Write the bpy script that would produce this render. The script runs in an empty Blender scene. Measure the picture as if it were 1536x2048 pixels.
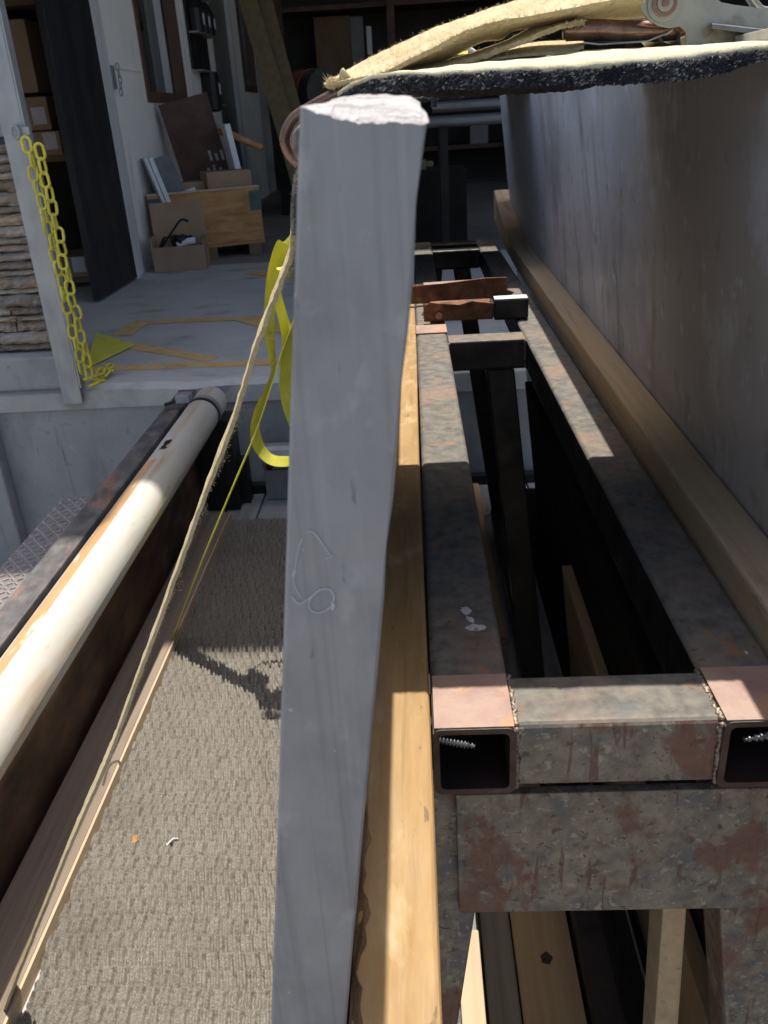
import bpy, bmesh, math, random
from mathutils import Vector, Matrix
random.seed(7)
S = bpy.context.scene
COL = S.collection
R = random.random
def U(a, b): return a + (b - a) * random.random()

# ------------------------------------------------------------------ camera, sky, sun, exposure
cd = bpy.data.cameras.new('camera'); cam = bpy.data.objects.new('camera', cd); COL.objects.link(cam)
cd.sensor_fit = 'VERTICAL'; cd.sensor_height = 36.0; cd.sensor_width = 27.0
cd.lens = 1700 / 2048 * 36
rm = [[0.99814,0.0396,0.046324],[0.024982,0.42745,-0.90369],[-0.055587,0.90317,0.42567]]
cam.matrix_world = Matrix.Translation((0, 0, 1.78)) @ Matrix(rm).to_4x4()
cd.clip_start = 0.02; cd.clip_end = 500
cd.dof.use_dof = True; cd.dof.focus_distance = 0.82; cd.dof.aperture_fstop = 24.0
S.camera = cam

TX, TY = 0.085, 0.34                       # the sun's lean per metre of height (+x, +y)
elev = math.atan(1 / math.hypot(TX, TY))
w = bpy.data.worlds.new('World'); S.world = w; w.use_nodes = True
nt = w.node_tree; bg = nt.nodes['Background']
sky = nt.nodes.new('ShaderNodeTexSky'); sky.sky_type = 'NISHITA'; sky.sun_disc = False
sky.sun_elevation = elev; sky.sun_rotation = math.atan2(TX, TY)
sky.air_density = 1.0; sky.dust_density = 3.0; sky.ozone_density = 0.4
nt.links.new(sky.outputs[0], bg.inputs[0]); bg.inputs[1].default_value = 0.15
sd = bpy.data.lights.new('sun', 'SUN'); sun = bpy.data.objects.new('sun', sd); COL.objects.link(sun)
sd.energy = 4.4; sd.angle = math.radians(0.53); sd.color = (1.0, 0.94, 0.84)
sun.rotation_euler = Vector((TX, TY, 1)).to_track_quat('Z', 'Y').to_euler()
sun.location = (3, 10, 30)
S.view_settings.view_transform = 'Standard'; S.view_settings.look = 'None'
S.view_settings.exposure = 0.6; S.view_settings.gamma = 1.0; S.view_settings.use_curve_mapping = False
S.render.engine = 'CYCLES'; S.cycles.use_denoising = True; S.cycles.max_bounces = 8

# ------------------------------------------------------------------ materials
MATS = {}
def M(name, ramp, sc=8.0, st=(1, 1, 1), det=6.0, rough=.6, rvar=.15, bump=.3, bsc=60.0, bst=None, dist=.002,
      metal=0.0, rnd=0.0, layers=(), warp=0.0, spec=.4):
    m = bpy.data.materials.new(name); m.use_nodes = True
    n = m.node_tree.nodes; l = m.node_tree.links; b = n['Principled BSDF']
    tc = n.new('ShaderNodeTexCoord'); oi = n.new('ShaderNodeObjectInfo')
    off = n.new('ShaderNodeVectorMath'); off.operation = 'MULTIPLY_ADD'
    off.inputs[0].default_value = (31.7, 17.3, 23.9)
    l.new(oi.outputs['Random'], off.inputs[1]); l.new(tc.outputs['Object'], off.inputs[2])
    def mapped(s):
        mp = n.new('ShaderNodeMapping'); mp.inputs['Scale'].default_value = s
        l.new(off.outputs[0], mp.inputs[0]); return mp.outputs[0]
    def noise(scale, s, d=6.0, r=.55, w=0.0):
        t = n.new('ShaderNodeTexNoise'); t.inputs['Scale'].default_value = scale
        t.inputs['Detail'].default_value = d; t.inputs['Roughness'].default_value = r; t.inputs['Distortion'].default_value = w
        l.new(mapped(s), t.inputs['Vector']); return t.outputs['Fac']
    base = noise(sc, st, det, .6, warp)
    cr = n.new('ShaderNodeValToRGB'); l.new(base, cr.inputs[0])
    e = cr.color_ramp.elements
    while len(e) < len(ramp): e.new(.5)
    for k, (p, c) in enumerate(ramp): e[k].position = p; e[k].color = (*c, 1)
    col = cr.outputs[0]
    hgt = None
    for L in layers:                       # (colour, scale, stretch, lo, hi, kind, strength, relief)
        c, s2, st2, lo, hi, kind, stg, rel = L
        if kind == 'noise': f = noise(s2, st2, 5.0, .6, .3)
        elif kind == 'pit':
            v = n.new('ShaderNodeTexVoronoi'); v.inputs['Scale'].default_value = s2
            l.new(mapped(st2), v.inputs['Vector']); f = v.outputs['Distance']
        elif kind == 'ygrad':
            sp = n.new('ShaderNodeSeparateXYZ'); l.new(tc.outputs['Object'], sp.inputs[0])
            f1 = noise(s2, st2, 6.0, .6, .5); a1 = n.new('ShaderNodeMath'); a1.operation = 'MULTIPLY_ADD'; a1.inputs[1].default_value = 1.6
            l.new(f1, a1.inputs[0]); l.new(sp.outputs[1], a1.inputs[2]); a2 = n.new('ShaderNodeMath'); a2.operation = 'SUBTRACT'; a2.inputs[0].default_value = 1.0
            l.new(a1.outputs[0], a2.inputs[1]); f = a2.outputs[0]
        elif kind == 'ring':
            v = n.new('ShaderNodeTexWave'); v.wave_type = 'BANDS'; v.bands_direction = 'X'
            v.inputs['Scale'].default_value = s2; v.inputs['Distortion'].default_value = 3.5; v.inputs['Detail'].default_value = 3
            v.inputs['Detail Scale'].default_value = 1.2
            l.new(mapped(st2), v.inputs['Vector']); f = v.outputs['Fac']
        mr = n.new('ShaderNodeMapRange'); mr.inputs[1].default_value = lo; mr.inputs[2].default_value = hi
        mr.inputs[4].default_value = stg; l.new(f, mr.inputs[0])
        mx = n.new('ShaderNodeMix'); mx.data_type = 'RGBA'
        l.new(mr.outputs[0], mx.inputs[0]); l.new(col, mx.inputs[6]); mx.inputs[7].default_value = (*c, 1)
        col = mx.outputs[2]
        if rel:
            mm = n.new('ShaderNodeMath'); mm.operation = 'MULTIPLY'; mm.inputs[1].default_value = rel
            l.new(mr.outputs[0], mm.inputs[0])
            if hgt is None: hgt = mm.outputs[0]
            else:
                ad = n.new('ShaderNodeMath'); l.new(hgt, ad.inputs[0]); l.new(mm.outputs[0], ad.inputs[1]); hgt = ad.outputs[0]
    if rnd:
        hs = n.new('ShaderNodeHueSaturation'); mr = n.new('ShaderNodeMapRange')
        mr.inputs[3].default_value = 1 - rnd; mr.inputs[4].default_value = 1 + rnd
        l.new(oi.outputs['Random'], mr.inputs[0]); l.new(mr.outputs[0], hs.inputs['Value']); l.new(col, hs.inputs['Color']); col = hs.outputs[0]
    l.new(col, b.inputs['Base Color'])
    rr = n.new('ShaderNodeMapRange'); rr.inputs[3].default_value = max(.05, rough - rvar); rr.inputs[4].default_value = min(1, rough + rvar)
    rr.inputs[1].default_value = .3; rr.inputs[2].default_value = .7
    bn = noise(bsc, bst or st, 5.0, .65)
    l.new(noise(sc * 1.7, st, 4), rr.inputs[0]); l.new(rr.outputs[0], b.inputs['Roughness'])
    b.inputs['Metallic'].default_value = metal; b.inputs['Specular IOR Level'].default_value = spec
    if bump:
        h = bn
        if hgt is not None:
            ad = n.new('ShaderNodeMath'); l.new(bn, ad.inputs[0]); l.new(hgt, ad.inputs[1]); h = ad.outputs[0]
        bp = n.new('ShaderNodeBump'); bp.inputs['Strength'].default_value = bump; bp.inputs['Distance'].default_value = dist
        l.new(h, bp.inputs['Height']); l.new(bp.outputs[0], b.inputs['Normal'])
    MATS[name] = m; return m

rust = (.21, .085, .04); drust = (.075, .035, .022)
M('yard', [(.3, (.27, .25, .215)), (.7, (.36, .335, .29))], 3, rough=.9, bsc=200)
M('concrete', [(.25, (0.238, 0.231, 0.218)), (.5, (0.325, 0.318, 0.300)), (.8, (0.423, 0.406, 0.378))], 3.0, rough=.85, bump=.5, bsc=45, dist=.006,
  layers=[((.17, .165, .155), 6, (1, 1, .35), .55, .74, 'noise', .6, 0), ((.20, .20, .195), 24, (1, 1, 1), .60, .70, 'noise', .5, -.3), ((.12, .105, .09), 11, (2.5, 1, .15), .64, .74, 'noise', .6, 0), ((.58, .58, .56), 22, (1, 1, 1), .68, .74, 'noise', .6, .3), ((.05, .05, .05), 16, (1, 1, 1), .05, .02, 'pit', .0, 0)])
M('dock_concrete', [(.25, (0.359, 0.343, 0.316)), (.5, (0.449, 0.427, 0.388)), (.8, (0.521, 0.497, 0.452))], 2.2, rough=.8, bump=.4, bsc=50, dist=.004,
  layers=[((.12, .11, .10), 3.5, (1, 2.2, 1), .56, .74, 'noise', .6, 0), ((.42, .42, .42), 9, (1, 1, 1), .6, .8, 'noise', .4, 0)])
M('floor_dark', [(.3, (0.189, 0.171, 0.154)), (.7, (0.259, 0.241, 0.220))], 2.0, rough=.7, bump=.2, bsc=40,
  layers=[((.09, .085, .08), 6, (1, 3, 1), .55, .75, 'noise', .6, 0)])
M('orange_paint', [(.3, (.62, .35, .10)), (.55, (.66, .41, .15)), (.8, (.50, .38, .24))], 16, rough=.7,
  layers=[((.29, .28, .27), 22, (1, 1, 1), .53, .68, 'noise', .8, -.3), ((.16, .13, .10), 5, (1, 2, 1), .56, .74, 'noise', .5, 0)])
M('white_wall', [(.3, (0.771, 0.730, 0.657)), (.7, (0.878, 0.835, 0.759))], 2.5, rough=.75, bump=.15, bsc=90,
  layers=[((.38, .36, .33), 5, (1, 1, .4), .60, .8, 'noise', .6, 0), ((.15, .14, .13), 26, (1, 1, 1), .70, .73, 'noise', .7, 0)])
M('frame_white', [(.35, (.62, .61, .59)), (.7, (.48, .46, .43))], 12, (1, 1, .15), rough=.6, bump=.3, bsc=60)
M('brown_frame', [(.3, (.10, .055, .04)), (.7, (.15, .085, .06))], 10, (1, 1, .2), rough=.5)
M('grey_door', [(.3, (.16, .15, .14)), (.7, (.21, .20, .185))], 4, rough=.5)
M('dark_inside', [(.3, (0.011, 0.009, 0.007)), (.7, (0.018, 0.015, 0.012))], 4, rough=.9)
M('black_panel', [(.3, (.010, .010, .011)), (.7, (.022, .022, .024))], 5, (1, 1, .3), rough=.55, bump=.2, bsc=25)
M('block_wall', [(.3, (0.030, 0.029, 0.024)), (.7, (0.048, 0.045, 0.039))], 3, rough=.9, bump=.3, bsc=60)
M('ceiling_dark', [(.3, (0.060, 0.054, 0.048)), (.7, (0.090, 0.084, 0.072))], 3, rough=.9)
M('stone_veneer', [(.28, (0.160, 0.120, 0.088)), (.42, (0.416, 0.304, 0.200)), (.55, (0.320, 0.280, 0.240)), (.7, (0.528, 0.456, 0.368)), (.85, (0.240, 0.152, 0.088))], 9, (1, 1, 2.2), det=8, rough=.85, rnd=.45,
  bump=.9, bsc=28, dist=.012, layers=[((.33, .16, .06), 6, (1, 1, 1.6), .58, .72, 'noise', .75, 0), ((.22, .22, .24), 5, (1, 1, 1), .58, .7, 'noise', .8, 0)])
M('mortar', [(.3, (.08, .075, .07)), (.7, (.13, .12, .11))], 20, rough=.95)
M('galvanized', [(.3, (0.255, 0.264, 0.272)), (.5, (0.315, 0.323, 0.327)), (.75, (0.365, 0.374, 0.374))], 14, (1, 1, .5), rough=.5, metal=.45, bump=.2, bsc=80,
  layers=[((.24, .23, .22), 6, (1, 1, .3), .6, .8, 'noise', .6, 0)])
M('yellow_plastic', [(.3, (.60, .50, .04)), (.7, (.72, .62, .08))], 25, rough=.5, bump=.2, rnd=.12, layers=[((.33, .26, .08), 30, (1, 1, 1), .54, .72, 'noise', .65, 0), ((.16, .13, .06), 70, (1, 1, 1), .64, .72, 'noise', .6, 0)])
M('yellow_plate', [(.3, (.50, .47, .05)), (.7, (.60, .56, .08))], 8, rough=.5, bump=.2, layers=[((.33, .30, .10), 14, (1, 1, 1), .6, .7, 'noise', .6, 0)])
M('yellow_web', [(.3, (.56, .52, .04)), (.6, (.66, .62, .07)), (.8, (.70, .67, .16))], 20, rough=.7, bump=.5, bsc=450, bst=(1, .25, .25), layers=[((.30, .27, .08), 12, (1, 1, 1), .64, .8, 'noise', .5, 0)])
M('tan_web', [(.3, (0.478, 0.386, 0.221)), (.55, (0.570, 0.478, 0.294)), (.8, (0.644, 0.561, 0.377))], 45, rough=.95, bump=1.0, bsc=600, bst=(1, 1, 1), dist=.0015, spec=.1,
  layers=[((.40, .31, .17), 260, (1.0, .35, 1), .52, .66, 'noise', .55, .6), ((.44, .37, .26), 14, (1, 1, 1), .6, .8, 'noise', .5, 0)])
M('dirty_web', [(.3, (.06, .06, .065)), (.55, (.24, .23, .21)), (.8, (.48, .45, .38))], 70, rough=.95, bump=1, bsc=400)
M('cream_felt', [(.3, (0.558, 0.495, 0.324)), (.7, (0.648, 0.585, 0.405))], 60, rough=1, bump=.8, bsc=500, dist=.0012, spec=.1,
  layers=[((.46, .39, .24), 220, (1, 1, 1), .54, .62, 'noise', .5, .7)])
M('black_rubber', [(.3, (.010, .010, .012)), (.7, (.028, .028, .03))], 60, rough=.75, bump=.8, bsc=220, dist=.003)
M('pile_dark', [(.3, (.012, .012, .016)), (.6, (.03, .03, .034))], 90, rough=.95, rnd=.5)
M('pile_grey', [(.3, (.14, .135, .125)), (.7, (.34, .32, .28))], 90, rough=.95)
M('hook_brown', [(.3, (0.136, 0.072, 0.051)), (.55, (0.221, 0.136, 0.102)), (.8, (0.306, 0.230, 0.187))], 55, (1, 1, 1), rough=.28, rvar=.1, metal=.75, bump=.25, bsc=150, dist=.001)
M('zinc_plate', [(.3, (0.211, 0.211, 0.180)), (.5, (0.285, 0.285, 0.248)), (.75, (0.341, 0.329, 0.273))], 28, rough=.42, metal=.7, bump=.15, bsc=120, dist=.001,
  layers=[((.13, .075, .04), 30, (1, 1, 1), .54, .70, 'noise', .8, 0), ((.60, .55, .36), 15, (1, 1, 1), .58, .7, 'noise', .5, 0)])
M('slab_edge', [(.25, (.20, .204, .212)), (.45, (.238, .243, .251)), (.6, (.258, .264, .272)), (.8, (.295, .30, .307))], 45, (1, 1, .6), det=10, rough=.74, bump=.12, bsc=300, bst=(1, 1, .1), dist=.0006,
  layers=[((.15, .153, .16), 150, (1.0, 1, .012), .54, .68, 'noise', .6, 0), ((.30, .305, .312), 210, (1.0, 1, .015), .56, .68, 'noise', .5, 0), ((.34, .345, .35), 60, (1, 1, .8), .58, .68, 'noise', .5, 0), ((.165, .17, .178), 26, (1, 1, .4), .54, .68, 'noise', .5, 0), ((.46, .465, .47), 190, (1, 1, .7), .68, .71, 'noise', .7, 0), ((.10, .103, .11), 170, (1, 1, .2), .68, .72, 'noise', .6, 0)])
M('broken_white', [(.3, (0.331, 0.317, 0.317)), (.5, (0.442, 0.428, 0.423)), (.75, (0.534, 0.520, 0.511))], 180, (1, 1, 1), rough=.9, bump=1, bsc=340, dist=.0015, spec=.2,
  layers=[((.27, .245, .24), 90, (.3, 2, 2.5), .52, .64, 'noise', .8, -.4), ((.60, .59, .58), 60, (.5, 1, 1), .58, .68, 'noise', .6, 0)])
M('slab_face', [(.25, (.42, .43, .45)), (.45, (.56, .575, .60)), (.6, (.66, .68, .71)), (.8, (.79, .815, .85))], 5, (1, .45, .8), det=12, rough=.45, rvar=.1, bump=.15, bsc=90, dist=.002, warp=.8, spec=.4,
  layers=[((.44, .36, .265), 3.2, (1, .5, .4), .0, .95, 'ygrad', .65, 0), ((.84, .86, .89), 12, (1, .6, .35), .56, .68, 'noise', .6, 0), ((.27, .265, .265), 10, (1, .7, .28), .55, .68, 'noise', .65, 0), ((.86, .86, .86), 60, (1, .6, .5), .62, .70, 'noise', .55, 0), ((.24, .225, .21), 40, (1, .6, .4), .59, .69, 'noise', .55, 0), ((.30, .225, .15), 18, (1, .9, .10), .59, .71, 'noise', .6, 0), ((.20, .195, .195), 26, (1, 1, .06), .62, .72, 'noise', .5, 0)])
M('rack_steel', [(.25, (0.080, 0.070, 0.064)), (.42, (0.127, 0.118, 0.106)), (.58, (0.178, 0.166, 0.143)), (.8, (0.235, 0.207, 0.168))], 70, det=8, rough=.6, rvar=.15, metal=.05, bump=.3, bsc=220, dist=.001, spec=.2,
  layers=[((.10, .115, .125), 30, (1, 1, 1), .52, .66, 'noise', .6, 0), ((.27, .18, .13), 9, (1, 1, 1), .50, .68, 'noise', .6, 0), ((.33, .155, .06), 34, (1, 1, 1), .62, .72, 'noise', .7, .25), ((.075, .042, .034), 90, (1, 1, 1), .64, .72, 'noise', .7, -.2)])
M('plate_steel', [(.25, (0.126, 0.099, 0.086)), (.42, (0.189, 0.167, 0.135)), (.6, (0.261, 0.234, 0.184)), (.8, (0.306, 0.279, 0.221))], 85, det=9, rough=.55, rvar=.15, metal=.1, bump=.5, bsc=200, dist=.0012,
  layers=[((.12, .125, .14), 34, (1, 1, 1), .50, .62, 'noise', .75, 0), ((.40, .37, .29), 130, (1, 1, 1), .58, .64, 'noise', .7, .2), ((.11, .07, .055), 115, (1, 1, 1), .61, .67, 'noise', .85, -.6), ((.05, .034, .028), 170, (1, 1, 1), .65, .69, 'noise', .85, -.6),
          ((.17, .078, .054), 15, (.8, 1, .5), .52, .57, 'noise', .8, .2), ((.135, .062, .046), 60, (1.8, 1, .25), .60, .66, 'noise', .8, 0), ((.27, .24, .19), 46, (1, 1, 1), .60, .68, 'noise', .7, .1)])
M('tube_inside', [(.3, (.022, .014, .012)), (.7, (.05, .03, .024))], 12, rough=.9)  # dark rust, with the shade of the hollow put into its colour
M('rust_rim', [(.3, (.05, .028, .022)), (.7, (.10, .058, .045))], 60, rough=.6, bump=.4, bsc=200)
M('primer_steel', [(.3, (0.286, 0.182, 0.149)), (.55, (0.363, 0.253, 0.209)), (.8, (0.341, 0.226, 0.154))], 26, rough=.55, metal=.1, bump=.4, bsc=120, dist=.0012,
  layers=[((.56, .28, .10), 20, (1, 1, 1), .58, .72, 'noise', .8, .2), ((.30, .16, .11), 34, (1, 1, 1), .62, .72, 'noise', .7, 0)])
M('rust_steel', [(.3, (.085, .04, .024)), (.5, (.19, .085, .04)), (.7, (.30, .15, .08))], 40, rough=.55, metal=.3, bump=.6, bsc=130, dist=.002,
  layers=[((.04, .022, .018), 25, (1, 1, 1), .55, .7, 'noise', .8, 0), ((.42, .26, .10), 32, (1, 1, 1), .62, .74, 'noise', .6, 0)])
M('screw_steel', [(.3, (.10, .105, .115)), (.7, (.17, .175, .18))], 90, rough=.4, metal=.6, bump=0)
M('weld', [(.3, (.21, .16, .12)), (.7, (.32, .26, .20))], 80, rough=.4, metal=.4, bump=.6, bsc=250)
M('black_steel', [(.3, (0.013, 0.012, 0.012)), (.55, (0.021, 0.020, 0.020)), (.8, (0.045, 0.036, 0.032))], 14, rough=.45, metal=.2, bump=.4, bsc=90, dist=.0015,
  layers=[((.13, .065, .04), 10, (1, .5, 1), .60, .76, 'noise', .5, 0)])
M('rail_steel', [(.3, (.06, .057, .06)), (.5, (.105, .10, .10)), (.75, (.19, .175, .165))], 24, (1, .6, 1), rough=.55, metal=.15, bump=.4, bsc=100, dist=.0015,
  layers=[((.30, .15, .10), 16, (1, .3, 1), .55, .68, 'noise', .75, .2), ((.05, .045, .045), 30, (1, 1, 1), .6, .72, 'noise', .6, 0)])
M('rail_rust', [(.3, (.045, .026, .018)), (.5, (.10, .055, .032)), (.75, (.19, .115, .07))], 10, (1, .5, 1), rough=.6, metal=.15, bump=.5, bsc=70, dist=.002,
  layers=[((.02, .018, .017), 7, (1, .4, 1), .52, .7, 'noise', .8, 0)])
M('fender_steel', [(.3, (.13, .12, .115)), (.6, (.20, .18, .17)), (.8, (.27, .23, .20))], 25, rough=.6, bump=.3, layers=[((.24, .13, .08), 9, (1, 1, 1), .58, .75, 'noise', .5, 0)])
M('lug_steel', [(.3, (.30, .28, .27)), (.6, (.42, .385, .36)), (.8, (.50, .45, .41))], 30, rough=.42, metal=.3, bump=.4, bsc=140, layers=[((.25, .12, .07), 14, (1, 1, 1), .6, .75, 'noise', .6, 0)])
M('pvc', [(.3, (0.479, 0.453, 0.393)), (.7, (0.547, 0.530, 0.479))], 6, (1, .3, 1), rough=.38, bump=.1, bsc=120, dist=.001,
  layers=[((.40, .25, .11), 10, (2.5, .18, 1), .54, .70, 'noise', .75, 0), ((.34, .26, .17), 40, (1, .3, 1), .62, .74, 'noise', .6, 0)])
M('pvc_stain', [(.3, (.38, .20, .08)), (.6, (.52, .31, .15)), (.8, (.64, .47, .30))], 14, (1, .25, 1), rough=.6, layers=[((.72, .68, .6), 22, (1, .3, 1), .55, .68, 'noise', .85, 0)])
wg = lambda a, b, c: [(.25, a), (.5, b), (.8, c)]
M('fir', wg((0.255, 0.150, 0.055), (0.334, 0.207, 0.084), (0.396, 0.264, 0.128)), 70, (1.2, .16, 1.2), det=9, rough=.62, bump=.5, bsc=220, bst=(1, .12, 1), dist=.0012,
  layers=[((.20, .12, .055), 110, (1.2, .045, 1.2), .56, .70, 'noise', .65, -.3), ((.54, .40, .23), 30, (1, .5, 1), .57, .70, 'noise', .55, 0), ((.50, .27, .02), 38, (1, .6, 1), .66, .70, 'noise', .8, 0), ((.18, .145, .10), 10, (1, .35, 1), .57, .74, 'noise', .5, 0), ((.10, .07, .045), 150, (1, .3, 1), .68, .72, 'noise', .7, -.4)])
M('bark', [(.3, (.06, .035, .02)), (.5, (.13, .08, .04)), (.75, (.26, .17, .085))], 60, (1, .5, 1), rough=.9, bump=1, bsc=150, dist=.004)
M('fir_grey', wg((0.396, 0.286, 0.171), (0.517, 0.385, 0.237), (0.616, 0.484, 0.319)), 24, (2.2, .07, 2.2), det=7, rough=.75, bump=.6, bsc=150, bst=(2, .05, 2), dist=.0015, rnd=.08,
  layers=[((.25, .175, .105), 50, (1.6, .05, 1.6), .56, .72, 'noise', .6, -.3), ((.15, .12, .10), 9, (1, .6, 1), .66, .76, 'noise', .7, 0), ((.50, .30, .13), 4, (1, .25, 1), .55, .72, 'noise', .5, 0)])
M('pine_plank', wg((.36, .24, .13), (.45, .31, .17), (.52, .38, .23)), 20, (2.2, .08, 2.2), det=7, rough=.7, bump=.5, bsc=150, bst=(2, .05, 2), rnd=.3, layers=[((.20, .13, .08), 40, (1.5, .06, 1.5), .58, .72, 'noise', .6, -.3)])
M('dark_plank', wg((.025, .022, .02), (.035, .031, .028), (.05, .045, .04)), 18, (2.2, .1, 2.2), rough=.8, bump=.5, bsc=120, bst=(2, .06, 2), rnd=.3, spec=.08)
M('knot_wood', [(.3, (.045, .028, .018)), (.7, (.09, .055, .032))], 90, rough=.8)
M('shade_plank', wg((.010, .009, .008), (.016, .014, .012), (.024, .021, .018)), 18, (2.2, .1, 2.2), rough=.9, bump=.5, bsc=120, bst=(2, .06, 2), spec=.03)  # near-black wood colour stands in for shade on the plank
M('deck_wood', wg((.19, .19, .185), (.27, .27, .265), (.36, .36, .35)), 16, (2.2, .12, 2.2), det=7, rough=.85, bump=.6, bsc=110, bst=(2, .06, 2), dist=.003, rnd=.25,
  layers=[((.10, .10, .10), 7, (1, .5, 1), .56, .72, 'noise', .7, 0), ((.45, .45, .44), 12, (1, .5, 1), .6, .75, 'noise', .6, 0)])
M('edge_board', wg((.17, .13, .10), (.24, .185, .145), (.31, .25, .20)), 22, (2.2, .07, 2.2), det=7, rough=.8, bump=.5, bsc=130, bst=(2, .05, 2), layers=[((.10, .075, .06), 40, (1.5, .06, 1.5), .56, .72, 'noise', .5, -.2)])
M('edge_clean', wg((0.425, 0.306, 0.187), (0.493, 0.374, 0.246), (0.552, 0.442, 0.315)), 24, (2, .08, 2), rough=.7, bump=.4, bsc=130, bst=(2, .05, 2))
M('carpet', [(.3, (0.134, 0.120, 0.099)), (.5, (0.231, 0.209, 0.179)), (.7, (0.356, 0.329, 0.286))], 300, det=4, rough=1, bump=1, bsc=560, dist=.003, spec=.05,
  layers=[((.64, .61, .54), 300, (1, 1, 1), .64, .70, 'noise', .65, .5), ((.14, .122, .10), 4, (1, 1, 1), .52, .76, 'noise', .45, 0), ((.34, .32, .28), 7, (1, .6, 1), .58, .74, 'noise', .4, 0)])
M('backing', [(.3, (.42, .39, .38)), (.7, (.55, .52, .50))], 40, rough=.9)
M('ply', [(.3, (.30, .135, .04)), (.5, (.44, .215, .075)), (.75, (.54, .30, .12))], 5, (1, 1, 3.5), det=6, rough=.6, bump=.3, bsc=60, bst=(.3, .3, 3), warp=.8,
  layers=[((.20, .085, .03), 7, (.5, .5, 4), .54, .70, 'noise', .7, 0), ((.56, .36, .18), 4, (1, 1, 1), .6, .75, 'noise', .5, 0)])
M('green_paint', [(.3, (.035, .075, .07)), (.7, (.06, .11, .10))], 12, rough=.6)
M('cardboard', [(.3, (.29, .19, .115)), (.7, (.36, .245, .155))], 6, rough=.85, bump=.2, bsc=50, rnd=.15, layers=[((.22, .14, .085), 14, (1, 1, .3), .62, .78, 'noise', .5, 0)])
M('label_paper', [(.3, (.50, .50, .52)), (.7, (.62, .62, .63))], 30, rough=.7, layers=[((.2, .2, .22), 160, (1, 1, 2.5), .56, .62, 'noise', .7, 0)])
M('white_sheet', [(.3, (.60, .61, .63)), (.7, (.70, .71, .73))], 10, rough=.5)
M('slate_sheet', [(.3, (.10, .105, .11)), (.7, (.16, .165, .17))], 10, rough=.5)
M('black_soft', [(.3, (.008, .008, .009)), (.7, (.02, .02, .022))], 20, rough=.4)
M('orange_drum', [(.3, (.16, .045, .015)), (.7, (.22, .07, .025))], 8, rough=.5)
M('grey_pipe', [(.3, (0.110, 0.116, 0.116)), (.7, (0.182, 0.187, 0.187))], 12, (.3, 1, 1), rough=.4, metal=.4)
M('olive_board', [(.3, (0.160, 0.124, 0.060)), (.7, (0.232, 0.180, 0.092))], 10, (2, 2, .15), rough=.7, bump=.3)
M('brown_panel', [(.3, (0.128, 0.075, 0.038)), (.7, (0.180, 0.112, 0.060))], 6, (1, 1, .3), rough=.7)
M('rust_rack', [(.3, (0.060, 0.027, 0.018)), (.7, (0.096, 0.045, 0.030))], 10, rough=.6)
M('splat', [(.3, (.42, .41, .40)), (.55, (.62, .61, .60)), (.7, (.20, .17, .16))], 160, rough=.8)
M('chalk', [(.3, (.38, .39, .40)), (.7, (.50, .51, .52))], 60, rough=.9, bump=0)
M('leaf', [(.3, (.36, .16, .04)), (.7, (.48, .24, .08))], 60, rough=.7)
M('paper_scrap', [(.3, (.62, .60, .56)), (.7, (.75, .73, .70))], 60, rough=.8)
M('tyre', [(.3, (.015, .015, .015)), (.7, (.03, .03, .03))], 20, rough=.8)
g = bpy.data.materials.new('window_glass'); g.use_nodes = True; gb = g.node_tree.nodes['Principled BSDF']
gb.inputs['Base Color'].default_value = (.02, .022, .024, 1); gb.inputs['Roughness'].default_value = .06; MATS['window_glass'] = g

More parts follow.
